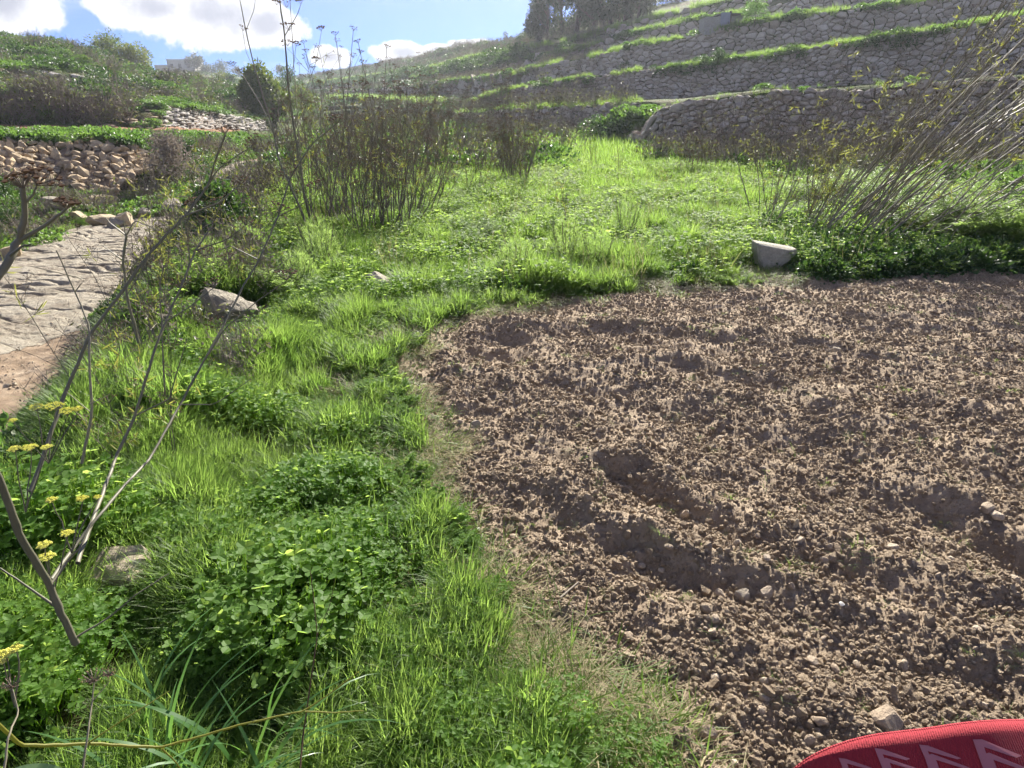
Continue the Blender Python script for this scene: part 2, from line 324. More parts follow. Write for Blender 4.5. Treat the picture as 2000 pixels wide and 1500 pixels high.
def H(x, y, fine=True):
    x = np.asarray(x, float); y = np.asarray(y, float)
    base = .07*fbm(x*.35, y*.35, 3, 1)
    bank = 1.0*sstep(0.0, 1.5, xbank(y)-x)
    hump = .16*sstep(-1.2, .1, xbank(y)-x)*(1-sstep(.0, .8, xbank(y)-x))*sstep(25, 12, y)
    z = base*(1-bank*.6)-bank+hump
    lf = xleft(y)-x
    z = z+np.where(lf > 0, np.minimum(.11*lf, .55)+.12*fbm(x*.8, y*.8, 3, 8)*np.clip(lf, 0, 1), 0)
    # rock bed: ledges across the slope, worn grooves
    rk = sstep(0, .5, xrock(y)-x)*sstep(-.3, .6, x-xleft(y))*sstep(5.4, 6.6, y)*(y < 34)
    wx = y*1.0+.16*x+.26*fbm(x*.8, y*.8, 3, 31)
    gro = np.abs(noise(wx*2.6, x*.16, 33)); gro2 = np.abs(noise(wx*6.0, x*.45, 35))
    z = z+rk*(.10+.03*fbm(x*.5, y*.6, 3, 30)-.07*np.exp(-(gro/.042)**2)*sstep(-.8, .0, noise(x*.9, y*1.7, 37))-.035*np.exp(-(gro2/.06)**2)*sstep(-.5, .2, noise(x*1.1, y*2, 38))+.014*fbm(x*5, y*9, 4, 36, .65))
    if fine:
        s = soild(x, y); sm = sstep(-.05, .25, s)*(y > -4)
        wq = .09*fbm(x*1.6, y*1.6, 3, 48); soilh = -.02+ridge_h(x+wq, y+.7*wq)*(.75+.5*noise(x*1.3, y*1.3, 49))+.050*fbm(x*1.1+.4*y, y*1.5, 3, 40)+.017*fbm(x*6, y*6, 3, 41)
        cl = .012*fbm(x*10, y*10, 2, 42)+.013*np.maximum(noise(x*19, y*19, 43)-.05, 0)+.008*np.maximum(noise(x*37, y*37, 44), 0)*(np.hypot(x, y) < 6)
        z = z*(1-sm)+sm*(base*.5+soilh+cl*(np.hypot(x, y) < 12))
        # mown edge: a shallow lip
        z = z+.03*np.exp(-((s+.1)/.12)**2)*noise(x*3, y*3, 50)
        z = z+(1-sm)*(1-rk)*(.02*fbm(x*4, y*4, 3, 60))
    return z
# polar sheet of ground, fine ahead of the camera
th_f = np.arange(R(-50), R(52), .0027); th_b = np.linspace(R(52), R(310), 60)[1:-1]
TH = np.concatenate([th_f, th_b]); r_n = np.concatenate([[.02, .3, .6], np.exp(np.arange(math.log(.85), math.log(11), .0038)), np.exp(np.arange(math.log(11), math.log(34), .0075)), np.exp(np.arange(math.log(34), math.log(150), .04)), [200, 260, 330]])
RR, TT = np.meshgrid(r_n, TH, indexing='ij')
GX, GY = RR*np.sin(TT), RR*np.cos(TT)
GZ = H(GX, GY)
GZ = np.where(RR > 150, -1.2, GZ)
nr, nth = GX.shape
idx = np.arange(nr*nth).reshape(nr, nth)
q = np.stack([idx[:-1], np.roll(idx, -1, 1)[:-1], np.roll(idx, -1, 1)[1:], idx[1:]], -1).reshape(-1, 4)
V = np.stack([GX, GY, GZ], -1).reshape(-1, 3)
cx, cy = V[q].mean(1)[:, 0], V[q].mean(1)[:, 1]
s_ = soild(cx, cy); jit = .25*fbm(cx*1.5, cy*1.5, 3, 70)
is_soil = (s_ > .03) & (cy > -4)
inval = (cx < xbank(cy)-.9+jit) & (cy < 36) & (cy > 4)
is_rock = inval & (cx < xrock(cy)+jit*1.5+.1) & (cx > xleft(cy)+jit*2-.2) & (cy > 6.2+jit*2) & (cy < 33)
is_dirt = inval & ~is_rock & (cx > xleft(cy)+jit)
def sub(name, msk, mat, **props):
    f = q[msk]; u, inv = np.unique(f, return_inverse=True)
    return link(name, mesh(name, V[u], inv.reshape(-1, 4), mat, True), kind='structure', **props)
xs_, ys_ = np.arange(-12.5, -4.6, .024), np.arange(5.6, 18.0, .024)
inp = is_rock & (cx > -12.3) & (cx < -4.8) & (cy > 5.75) & (cy < 17.8); is_far = is_rock & ~inp
PX_, PY_ = np.meshgrid(xs_, ys_); PZ_ = H(PX_, PY_)+.006; Vp = np.stack([PX_, PY_, PZ_], -1).reshape(-1, 3); ip_ = np.arange(PX_.size).reshape(PX_.shape)
qp = np.stack([ip_[:-1, :-1], ip_[:-1, 1:], ip_[1:, 1:], ip_[1:, :-1]], -1).reshape(-1, 4); px2, py2 = Vp[qp].mean(1)[:, 0], Vp[qp].mean(1)[:, 1]; jp = .25*fbm(px2*1.5, py2*1.5, 3, 70)
kp = (px2 < xbank(py2)-.85+jp) & (px2 < xrock(py2)+jp*1.5+.15) & (px2 > xleft(py2)+jp*2-.25) & (py2 > 6.15+jp*2)
qp = qp[kp]; up_, iv_ = np.unique(qp, return_inverse=True); link('rock_path', mesh('rock_path', Vp[up_], iv_.reshape(-1, 4), m_path, True), kind='structure')
sub('ploughed_soil', is_soil, m_soil); sub('rock_path', is_far, m_path); sub('dirt_path', is_dirt, m_dirt)
sub('ground', ~(is_soil | is_rock | is_dirt), m_ground)
# ------------------------------------------------------------------ lofted hillsides
def col(px, pts):
    a = np.array(pts, float); return np.interp(px, a[:, 0], a[:, 1])
def smooth(a, k=5):
    kk = np.ones(k)/k; return np.convolve(np.pad(a, k//2, mode='edge'), kk, mode='valid')
class Loft:
    def __init__(s, pxs, rows, subs, amp=.004, seed=0):
        """rows: (Y array, py array) or (Y array, None, z)"""
        s.px = pxs; L = []
        for r in rows:
            Y = r[0]*np.ones(len(pxs))
            if r[1] is None:
                X = (pxs-1000)/FPX*Y*1.01; L.append(np.stack([X, Y, np.ones(len(pxs))*r[2]], -1))
            else:
                L.append(np.array([P(a, b, c) for a, b, c in zip(pxs, r[1], Y)]))
        s.rows = L; G_ = []; s.ri = []
        for k in range(len(L)-1):
            s.ri.append(len(G_))
            for j in range(subs[k]): G_.append(L[k]+(L[k+1]-L[k])*j/subs[k])
        s.ri.append(len(G_)); G_.append(L[-1]); s.g = np.array(G_)
        d = s.g[..., 1]; n = fbm(s.g[..., 0]*.5, s.g[..., 1]*.5+s.g[..., 2]*.9, 4, 80+seed)
        s.g[..., 2] += n*amp*d; s.g[..., 1] -= np.abs(n)*amp*d
    def obj(s, name, mat, a=None, b=None, **props):
        g = s.g if a is None else s.g[s.ri[a]:s.ri[b]+1]
        r, c, _ = g.shape; i = np.arange(r*c).reshape(r, c)
        f = np.stack([i[:-1, :-1], i[:-1, 1:], i[1:, 1:], i[1:, :-1]], -1).reshape(-1, 4)
        return link(name, mesh(name, g.reshape(-1, 3), f, mat, True), **props)
    def sample(s, a, b, n, rg, pmin=-1e9, pmax=1e9, byarea=.5):
        """n points on rows a..b; more where the slope is near"""
        g = s.g[s.ri[a]:s.ri[b]+1]; c = (s.px >= pmin) & (s.px <= pmax); g = g[:, c]
        e1 = g[:-1, 1:]-g[:-1, :-1]; e2 = g[1:, :-1]-g[:-1, :-1]
        ar = np.linalg.norm(np.cross(e1, e2), axis=-1)/(g[:-1, :-1, 1]**(2*byarea)+1e-6)
        p = (ar/ar.sum()).ravel(); k = rg.choice(len(p), n, p=p); i, j = np.unravel_index(k, ar.shape)
        u, v = rg.random(n)[:, None], rg.random(n)[:, None]
        return g[i, j]*(1-u)*(1-v)+g[i, j+1]*u*(1-v)+g[i+1, j]*(1-u)*v+g[i+1, j+1]*u*v
# terraced slope opposite the sun (the big stone walls)
pr = np.concatenate([np.arange(540, 1245, 12.), np.arange(1245, 2421, 12.)])
def c(*p): return smooth(col(pr, p), 3)
A0 = (c((540, 90), (700, 80), (900, 48), (1060, 37), (1238, 31), (1250, 25.2), (1400, 23.5), (1600, 21.5), (1800, 19.5), (2000, 18), (2420, 15)), )
YA = col(pr, [(540, 95), (700, 84), (900, 50), (1060, 38.5), (1232, 33.5), (1247, 25.4), (1400, 23.5), (1600, 21.5), (1800, 19.5), (2000, 18), (2420, 15)])
YB = c((540, 98), (700, 92), (900, 52), (1060, 39.6), (1250, 35), (1400, 32), (1600, 29), (1800, 26.5), (2000, 24.5), (2420, 20))
YC = c((540, 130), (700, 105), (860, 66), (976, 49), (1060, 46), (1250, 41), (1400, 38), (1600, 35), (1800, 32.5), (2000, 30.5), (2420, 26))
YD = YC*1.0+c((540, 30), (860, 18), (1060, 13), (1250, 10), (2420, 9)); YE = YD+c((540, 35), (860, 20), (1060, 13), (1250, 11), (2420, 10))
YF = YE+c((540, 35), (860, 20), (1060, 13), (1250, 11), (2420, 10)); YG = YF+c((540, 40), (860, 30), (1060, 18), (1250, 12), (2420, 11))
zA = np.full(len(pr), -.3)
yAt = c((540, 225), (700, 216), (860, 226), (934, 240), (1060, 262), (1232, 292), (1244, 290), (1262, 235), (1290, 214), (1330, 202), (1400, 192), (1500, 180), (1600, 178), (1700, 172), (1880, 160), (2000, 150), (2420, 110))
yBt = c((540, 212), (700, 206), (860, 222), (934, 221), (974, 216), (1020, 212), (1120, 210), (1180, 206), (1250, 200), (1330, 196), (1400, 188), (1500, 177), (1600, 174), (1700, 168), (1880, 156), (2000, 146), (2420, 105))
yCt = c((540, 196), (700, 192), (860, 206), (896, 206), (930, 196), (955, 186), (976, 180), (1010, 174), (1040, 168), (1096, 160), (1140, 150), (1190, 148), (1260, 138), (1380, 125), (1440, 115), (1600, 95), (1680, 80), (1760, 70), (1880, 52), (2000, 30), (2420, -60))
yDt = c((540, 186), (600, 184), (700, 177), (860, 162), (940, 155), (1030, 140), (1080, 126), (1136, 115), (1168, 112), (1210, 98), (1260, 88), (1300, 83), (1440, 52), (1640, 22), (1720, 15), (2000, -22), (2420, -120))
yEt = c((540, 178), (600, 172), (700, 165), (860, 146), (940, 132), (1000, 122), (1080, 108), (1136, 96), (1209, 75), (1300, 52), (1384, 35), (1447, 29), (1545, -2), (2000, -70), (2420, -180))
yFt = c((540, 170), (600, 163), (700, 152), (860, 130), (910, 115), (990, 104), (1044, 93), (1130, 78), (1233, 47), (1300, 31), (1436, -2), (2000, -110), (2420, -230))
yG = c((540, 162), (560, 158), (600, 152), (705, 135), (824, 117), (859, 108), (897, 98), (950, 93), (971, 96), (1027, 79), (1055, 70), (1150, 44), (1265, 14), (1300, 8), (1400, -10), (2000, -140), (2420, -270))
def zrow(Y, py): return np.array([P(a, b, d_)[2] for a, b, d_ in zip(pr, py, Y)])
def tier(Y0, ptop, Y1):   # tread: same height as the lip in front, reached at depth Y1
    return zrow(Y0, ptop)
LR = Loft.__new__(Loft); LR.px = pr
def rowP(Y, py): return np.array([P(a, b, d_) for a, b, d_ in zip(pr, py, Y)])
def rowZ(Y, z, like): 
    r = like.copy(); r[:, 0] = like[:, 0]*(Y/like[:, 1]); r[:, 1] = Y; r[:, 2] = z; return r
rA1 = rowP(YA+.5, yAt); rA0 = rowZ(YA, -.25, rA1)
rB1 = rowP(YB+.4, yBt); rB0 = rowZ(YB, np.maximum(np.minimum(rA1[:, 2]+.1, rB1[:, 2]-.25), -.1), rB1)
rC1 = rowP(YC+.6, yCt); rC0 = rowZ(YC, np.minimum(rB1[:, 2]+.15, rC1[:, 2]-.4), rC1)
rD1 = rowP(YD+.6, yDt); rD0 = rowZ(YD, np.minimum(rC1[:, 2]+.3, rD1[:, 2]-.5), rD1)
rE1 = rowP(YE+.6, yEt); rE0 = rowZ(YE, np.minimum(rD1[:, 2]+.3, rE1[:, 2]-.5), rE1)
rF1 = rowP(YF+.6, yFt); rF0 = rowZ(YF, np.minimum(rE1[:, 2]+.3, rF1[:, 2]-.5), rF1)
rG1 = rowP(YG, yG); rH = rowZ(YG+40, rG1[:, 2]-6, rG1); rI = rowZ(YG+70, rG1[:, 2]*0-2, rG1)
rows = [rA0, rA1, rB0, rB1, rC0, rC1, rD0, rD1, rE0, rE1, rF0, rF1, rG1, rH, rI]
subs = [3, 6, 3, 6, 5, 6, 5, 6, 5, 6, 5, 8, 3, 2]
LR.ri = []; g_ = []
for k in range(len(rows)-1):
    LR.ri.append(len(g_))
    for j in range(subs[k]): g_.append(rows[k]+(rows[k+1]-rows[k])*j/subs[k])
LR.ri.append(len(g_)); g_.append(rows[-1]); LR.g = np.array(g_); LR.rows = rows
nn = fbm(LR.g[..., 0]*.4, LR.g[..., 1]*.4+LR.g[..., 2], 3, 90); LR.g[..., 2] += nn*.0022*LR.g[..., 1]
LR.obj('terraced_hillside', m_hill, kind='structure')
# the gentler slope across the rock bed
pl_ = np.arange(-560., 661., 10.)
def d(*p): return smooth(col(pl_, p), 3)
Y1 = d((-560, 17.5), (0, 20), (300, 20.5), (360, 23), (420, 28), (470, 32), (520, 37), (580, 46), (660, 70))
Y2 = Y1+d((-560, 2.2), (300, 2.6), (400, 2), (660, 4)); Y3 = Y2+d((-560, 5), (300, 6), (660, 10)); Y4 = Y3+7; Y5 = Y4+2.2; Y6 = Y5+9; Y7 = Y6+1.8; Y8 = Y7+13; Y9 = Y8+2; Y10 = Y9+20
LL = Loft(pl_, [(Y1-1.5, None, -1.6), (Y1, None, -1.05),
    (Y2, d((-560, 262), (0, 272), (60, 276), (100, 279), (150, 279), (200, 270), (250, 278), (280, 290), (310, 312), (400, 312), (450, 306), (500, 310), (560, 300), (660, 270))),
    (Y3, d((-560, 256), (0, 262), (300, 266), (460, 266), (520, 272), (600, 262), (660, 248))), (Y4, d((-560, 236), (0, 243), (150, 248), (300, 250), (460, 252), (520, 256), (600, 248), (660, 238))),
    (Y5, d((-560, 160), (0, 184), (60, 176), (130, 190), (200, 199), (270, 205), (330, 205), (400, 214), (470, 228), (520, 236), (600, 230), (660, 225))),
    (Y6, d((-560, 130), (0, 152), (100, 168), (200, 182), (300, 190), (400, 203), (500, 222), (600, 218), (660, 215))),
    (Y7, d((-560, 108), (0, 134), (100, 138), (170, 146), (250, 165), (300, 175), (400, 188), (500, 210), (600, 209), (660, 208))),
    (Y8, d((-560, 84), (0, 112), (90, 118), (170, 134), (300, 160), (400, 178), (500, 200), (600, 200), (660, 200))),
    (Y9, d((-560, 66), (0, 95), (100, 102), (180, 122), (250, 141), (330, 155), (400, 170), (500, 192), (660, 195))),
    (Y10, d((-560, 20), (0, 71), (100, 83), (180, 108), (240, 132), (300, 149), (400, 165), (500, 186), (660, 190))),
    (Y10+40, None, -3.), (Y10+80, None, -4.)], [2, 6, 8, 3, 8, 6, 5, 6, 5, 8, 3, 2], .003, 3)
LL.obj('grassy_hillside', m_hill, kind='structure')
g = LL.g[LL.ri[3]:LL.ri[4]+1] + np.array([0, 0, .02]); 
g = g[:, (pl_ < 480)]
r_, c_, _ = g.shape; i_ = np.arange(r_*c_).reshape(r_, c_)
link('dirt_track', mesh('dirt_track', g.reshape(-1, 3), np.stack([i_[:-1, :-1], i_[:-1, 1:], i_[1:, 1:], i_[1:, :-1]], -1).reshape(-1, 4), m_redearth, True), kind='structure')
pf = np.arange(60., 900., 12.)
def e(*p): return smooth(col(pf, p), 3)
LF = Loft(pf, [(np.full(len(pf), 95.), None, -1.5), (np.full(len(pf), 120.), e((60, 205), (900, 205))), (np.full(len(pf), 170.), e((60, 180), (300, 168), (400, 176), (500, 184), (600, 186), (900, 180))),
     (np.full(len(pf), 270.), e((60, 160), (200, 153), (250, 148), (300, 144), (350, 138), (400, 139), (450, 149), (500, 154), (560, 157), (620, 156), (760, 152), (900, 150))), (np.full(len(pf), 325.), None, -5.)], [4, 8, 14, 3], .0016, 9)
LF.obj('distant_hill', m_hill, kind='structure')
# ------------------------------------------------------------------ Voronoi dry-stone walls
def vor_wall(name, label, base, top, size, mat, parts, gap=.9, depth=.16, seed=0, group=None, asp=1.65, lean=None, keep=None, backing=True):
    """base/top: (n,3) polylines; stones are the cells of a weighted Voronoi pattern on the face"""
    rg = np.random.default_rng(seed)
    seg = np.linalg.norm(np.diff(base[:, :2], axis=0), axis=1); S = np.concatenate([[0], np.cumsum(seg)]); L = S[-1]
    hgt = np.maximum(np.linalg.norm(top-base, axis=1), .02); Hm = hgt.max()
    fs = lambda s, A: np.stack([np.interp(s, S, A[:, k]) for k in range(3)], -1)
    dx, dy = size*asp, size; nx, ny = int(L/dx)+3, int(Hm/dy)+3
    I, J = np.meshgrid(np.arange(-1, nx), np.arange(-1, ny), indexing='ij')
    px_ = (I+.5*(J % 2)+rg.uniform(-.5, .5, I.shape))*dx/asp; py_ = (J+rg.uniform(-.5, .5, I.shape))*dy
    wt = rg.uniform(0, 1, I.shape)**3*.9*size*size
    out = []
    for i in range(1, nx):
        for j in range(1, ny):
            p = np.array([px_[i, j], py_[i, j]]); sw = p[0]*asp
            if sw < 0 or sw > L: continue
            hh = np.interp(sw, S, hgt)
            if p[1] > hh+.1*size or p[1] < -.1: continue
            if keep is not None and not keep(sw/L, p[1]/hh, rg): continue
            poly = [(p[0]+a*size*1.2, p[1]+b*size*1.2) for a, b in ((-1, -1), (1, -1), (1, 1), (-1, 1))]
            for a in range(max(i-2, 0), min(i+3, nx+1)):
                for b in range(max(j-2, 0), min(j+3, ny+1)):
                    if a == i and b == j: continue
                    ex, ey = px_[a, b]-p[0], py_[a, b]-p[1]; dd = ex*ex+ey*ey
                    if dd > 5*size*size: continue
                    m = dd/2+(wt[i, j]-wt[a, b])/2
                    new = []; n = len(poly)
                    for k in range(n):
                        x0, y0 = poly[k]; x1, y1 = poly[(k+1) % n]
                        d0 = (x0-p[0])*ex+(y0-p[1])*ey-m; d1 = (x1-p[0])*ex+(y1-p[1])*ey-m
                        if d0 <= 0: new.append((x0, y0))
                        if (d0 < 0) != (d1 < 0):
                            t = d0/(d0-d1); new.append((x0+(x1-x0)*t, y0+(y1-y0)*t))
                    poly = new
                    if len(poly) < 3: break
                if len(poly) < 3: break
            if len(poly) < 3: continue
            q_ = np.array(poly); keepi = [0]
            for k in range(1, len(q_)):
                if np.hypot(*(q_[k]-q_[keepi[-1]])) > .12*size: keepi.append(k)
            q_ = q_[keepi]
            if len(q_) < 3: continue
            out.append((q_, hh, sw))
    G_all = []
    nrm_ = lambda s: None
    for q_, hh, sw in out:
        cc = q_.mean(0); n = len(q_); q_ = cc+(q_-cc)*1.0
        nx2 = np.roll(q_, -1, 0)                       # round the corners: points at 1/4 and 3/4 of each side
        rr = np.concatenate([[q_[k]*.8+nx2[k]*.2, q_[k]*.2+nx2[k]*.8] for k in range(n)]) if n < 6 else q_
        n = len(rr); off = rr-cc
        sx = rg.uniform(.0, 1)
        pr_ = depth*(.1+1.0*sx*sx)+.0; gp_ = gap*rg.uniform(.88, 1.0)
        tilt = rg.normal(0, .30, 2)
        rings = [(gp_*.97, -depth*.8), (gp_, pr_*.2-.01), (gp_*.84, pr_), (gp_*.42, pr_+.25*depth)]
        Vv = []
        for sc, dp in rings:
            o = off*sc+rg.normal(0, .018*size, off.shape)
            ps = cc+o
            dep = dp+(o@tilt if dp > 0 else 0)+(rg.normal(0, .012, n) if dp > 0 else 0)
            Vv.append(np.column_stack([ps, np.ones(n)*dep]))
        Vv = np.concatenate(Vv+[np.array([[cc[0], cc[1], pr_+.28*depth]])])
        s = np.clip(Vv[:, 0]*asp, 0, L); tt = Vv[:, 1]/hh
        B, T = fs(s, base), fs(s, top); e_ = .05
        tang = fs(np.clip(s+e_, 0, L), base)-fs(np.clip(s-e_, 0, L), base); tang[:, 2] = 0; tang /= np.linalg.norm(tang, axis=1)[:, None]+1e-9
        nn_ = np.stack([tang[:, 1], -tang[:, 0], np.full(len(s), .12)], -1)
        W = B+(T-B)*tt[:, None]+nn_*Vv[:, 2:3]
        F4 = []
        for k in range(3):
            for a in range(n): F4.append((k*n+a, k*n+(a+1) % n, (k+1)*n+(a+1) % n, (k+1)*n+a))
        F3 = [(3*n+a, 3*n+(a+1) % n, 4*n) for a in range(n)]
        ctr = W.mean(0); dist = np.linalg.norm(ctr-np.array([0, 0, CAMZ]))
        x_ = q_[:, 0]; y_ = q_[:, 1]; area = abs(np.dot(x_, np.roll(y_, 1))-np.dot(y_, np.roll(x_, 1)))/2*asp
        inview = abs(ctr[0]/ctr[1]) < .80 and ctr[1] > 1
        G_all.append((math.sqrt(area)/dist*(1 if inview else .0), W, F3, F4, ctr))
    root = thing(name, label, 'wall', base[len(base)//2], group)
    loc = np.array(root.location)
    G_all.sort(key=lambda r: -r[0])
    pth = parts
    for k, (a, W, F3, F4, ctr) in enumerate(G_all[:pth]):
        o = link('stone', mesh('stone', W-ctr, [np.array(F3), np.array(F4)], mat), root); o.location = ctr-loc
    if len(G_all) > pth:
        gg = Geo()
        for a, W, F3, F4, ctr in G_all[pth:]: gg.add(W-loc, F3, F4)
        link('stone_infill', gg.me('stone_infill', mat), root, kind='stuff')
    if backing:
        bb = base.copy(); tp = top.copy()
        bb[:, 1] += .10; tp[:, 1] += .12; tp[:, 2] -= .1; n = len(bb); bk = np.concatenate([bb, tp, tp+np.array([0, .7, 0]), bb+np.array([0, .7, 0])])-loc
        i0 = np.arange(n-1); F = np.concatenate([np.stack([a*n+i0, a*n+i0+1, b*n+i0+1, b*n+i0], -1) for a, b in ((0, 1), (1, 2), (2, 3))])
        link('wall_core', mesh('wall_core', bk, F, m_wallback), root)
    return root
def cut(row, a, b, px=pr): k = (px >= a) & (px <= b); return row[k].copy()
def wall_pts(r0, r1, a, b, dn=.15, off=.10, px=pr):
    B, T = cut(r0, a, b, px), cut(r1, a, b, px); B[:, 2] = B[:, 2]-dn; B[:, 1] -= off; T[:, 1] -= off; return B, T
B_, T_ = wall_pts(rA0, rA1, 1256, 2200)
# the near wall turns the corner and runs back up the slope
cn = np.array([[B_[0, 0]+.05, B_[0, 1]+3.2, -.2], [B_[0, 0]-.05, B_[0, 1]+1.2, -.2]]); ct = cn.copy(); ct[0, 2] = T_[0, 2]-.25; ct[1, 2] = T_[0, 2]-.05
B_ = np.concatenate([cn, B_]); T_ = np.concatenate([ct, T_])
vor_wall('stone_wall', 'long grey dry-stone retaining wall at the far edge of the green field, lowest and nearest', B_, T_, .15, m_wall, 300, seed=1, gap=.975, depth=.11)
B_, T_ = wall_pts(rC0, rC1, 975, 2150)
vor_wall('stone_wall', 'tall dry-stone terrace wall directly above and behind the lowest one, dark notch at its end', B_, T_, .17, m_wall, 300, seed=2, gap=.975, depth=.12)
B_, T_ = wall_pts(rB0, rB1, 880, 1262, .1)
vor_wall('stone_wall', 'low dry-stone wall continuing beyond the overgrown ramp behind the middle shrubs', B_, T_, .20, m_wall, 60, seed=3, gap=.99, depth=.12)
B_, T_ = wall_pts(rD0, rD1, 1020, 2100)
vor_wall('stone_wall', 'third terrace wall up the slope with a bright grassy lip below the shed', B_, T_, .24, m_wall, 0, seed=4, depth=.15, gap=.98)
B_, T_ = wall_pts(rE0, rE1, 1150, 1900)
vor_wall('stone_wall', 'fourth terrace wall up the slope beside the small shed', B_, T_, .30, m_wall, 0, seed=5, depth=.16, gap=.98)
B_, T_ = wall_pts(rF0, rF1, 1180, 1520)
vor_wall('stone_wall', 'uppermost terrace wall just under the hill crest next to the tall trees', B_, T_, .38, m_wall, 0, seed=6, depth=.22)
B_, T_ = wall_pts(rD0, rD1, 560, 1010, .2, .2)
vor_wall('stone_wall', 'weathered terrace wall far along the valley below the hill crest', B_, T_, .7, m_wall, 0, seed=7, depth=.3)
B_, T_ = wall_pts(rE0, rE1, 560, 1140, .2, .2)
vor_wall('stone_wall', 'faint upper terrace wall far along the valley nearest the skyline', B_, T_, .8, m_wall, 0, seed=8, depth=.3)
# rubble retaining wall across the rock bed
kx = (pl_ >= -260) & (pl_ <= 316)
B_ = LL.rows[1][kx].copy(); T_ = LL.rows[2][kx].copy(); px_k = pl_[kx]
zb = col(px_k, [(-260, -1.2), (0, -.35), (60, -.55), (120, -.95), (200, -1.1), (270, -1.0), (316, -.4)]); B_[:, 2] = zb; B_[:, 1] -= 1.1; T_[:, 1] -= .1
RUBBLE = (B_, T_)
kx = (pl_ >= 318) & (pl_ <= 520)
B_ = LL.rows[4][kx].copy(); T_ = LL.rows[5][kx].copy(); B_[:, 1] -= .2; T_[:, 1] -= .3; T_[:, 2] -= .05
vor_wall('stone_wall', 'grey coursed dry-stone wall behind the dirt track in front of the tall bush', B_, T_, .30, m_greywall, 90, seed=10, depth=.25, asp=1.9)
kx = (pl_ >= 160) & (pl_ <= 320)
B_ = LL.rows[4][kx].copy(); T_ = LL.rows[5][kx].copy(); B_[:, 1] -= .3; T_[:, 1] -= .3; T_[:, 2] -= .1
vor_wall('rubble_wall', 'slumped reddish rubble bank behind the dirt track beside the brown scrub', B_, T_, .34, m_rubble, 60, seed=11, depth=.3, gap=.8, keep=lambda s, t, rg: rg.random() < .6, backing=False)
for k, (r0, a, b, lb) in enumerate([(6, 40, 330, 'broken stone terrace edge halfway up the grassy slope'), (8, -100, 300, 'dark stone terrace edge high on the grassy slope under the skyline')]):
    kx = (pl_ >= a) & (pl_ <= b); B_ = LL.rows[r0][kx].copy(); T_ = LL.rows[r0+1][kx].copy(); B_[:, 1] -= .3; T_[:, 1] -= .4
    vor_wall('terrace_edge', lb, B_, T_, .5+.15*k, m_greywall, 0, seed=12+k, depth=.35, gap=.85, keep=lambda s, t, rg: rg.random() < .62, backing=False)
def ico(sub):
    import bmesh
    bm = bmesh.new(); bmesh.ops.create_icosphere(bm, subdivisions=sub, radius=1); bm.verts.ensure_lookup_table()
    v = np.array([v.co[:] for v in bm.verts]); f = np.array([[l.index for l in p.verts] for p in bm.faces]); bm.free(); return v, f
ICO = {s: ico(s) for s in (1, 2, 3, 4)}
def rock(seed, sx, sy, sz, mat, sub=3, cuts=9, rough=.05, cut=(.62, .9)):
    rg = np.random.default_rng(seed); v, f = ICO[sub]; v = v.copy()
    for _ in range(cuts):
        n = rg.normal(0, 1, 3); n /= np.linalg.norm(n); dd = rg.uniform(*cut); k = v@n-dd; v -= n[None]*np.maximum(k, 0)[:, None]
    v += (fbm(v[:, 0]*1.7+seed, v[:, 1]*1.7+v[:, 2]*2.3, 4, seed % 50)*rough)[:, None]*v
    return mesh('rock', v*[sx, sy, sz], f, mat, False)
# ------------------------------------------------------------------ the collapsing rubble wall: loose rocks lying on an ochre slope
def rubble(name, label, B, T, n, smin, smax, mat, back, seed, drop=.5, parts=300):
    rg = np.random.default_rng(seed); root = thing(name, label, 'wall', B[len(B)//2]); loc = np.array(root.location)
    nb = len(B); up = T+np.array([0, 1.2, .0]); bk = np.concatenate([B+[0, -.3, -.3], B+[0, .1, 0], T+[0, .1, -.05], up])-loc; i0 = np.arange(nb-1)
    bk[:, 2] += .06*noise(bk[:, 0]*2, bk[:, 1]*2, seed)
    link('earth_core', mesh('earth_core', bk, np.concatenate([np.stack([a*nb+i0, a*nb+i0+1, (a+1)*nb+i0+1, (a+1)*nb+i0], -1) for a in range(3)]), back, True), root)
    ms = [rock(900+k, 1, .58, .40, mat, 1, 7, .12, (.45, .85)) for k in range(10)]; S = np.concatenate([[0], np.cumsum(np.linalg.norm(np.diff(B[:, :2], axis=0), axis=1))])
    P_ = []
    tries = 0
    sizes = np.sort(smin+(smax-smin)*rg.random(n*4)**2.6)[::-1]
    for sz in sizes:
        for _ in range(6):
            s = rg.uniform(0, S[-1]); t = rg.uniform(0, 1)
            b = np.array([np.interp(s, S, B[:, j]) for j in range(3)]); t_ = np.array([np.interp(s, S, T[:, j]) for j in range(3)]); h = np.linalg.norm(t_-b)
            if h < .15: continue
            if all((s-a)**2+((t*h-c_)*1.5)**2 > ((sz+z)*.60)**2 for a, c_, z in P_):
                P_.append((s, t*h, sz)); p = b+(t_-b)*t
                k = len(P_)
                if k <= parts:
                    o = link('stone', ms[k % 10], root); o.location = p-loc+np.array([0, -.02-.05*rg.random(), .0]); o.scale = (sz, sz, sz*rg.uniform(.8, 1.4)); o.rotation_euler = (rg.normal(.2, .3), rg.normal(.35, .35), rg.normal(0, .5))
                break
        if len(P_) >= n: break
    g_ = Geo(); v_, f_ = ICO[1]
    for _ in range(700):
        s = rg.uniform(0, S[-1]); t = rg.uniform(-.05, 1.05); b = np.array([np.interp(s, S, B[:, j]) for j in range(3)]); t_ = np.array([np.interp(s, S, T[:, j]) for j in range(3)]); z = rg.uniform(.03, .09)
        q_ = Euler(tuple(rg.uniform(0, 6, 3))).to_matrix(); vv = (v_*[1.3, .8, .6]*z*(1+.3*rg.normal(0, 1, (len(v_), 1))))@np.array(q_); g_.add(vv+b+(t_-b)*t+[0, -.03, .0]-loc, f_)
    link('small_rubble', g_.me('small_rubble', mat), root, kind='stuff')
    return root
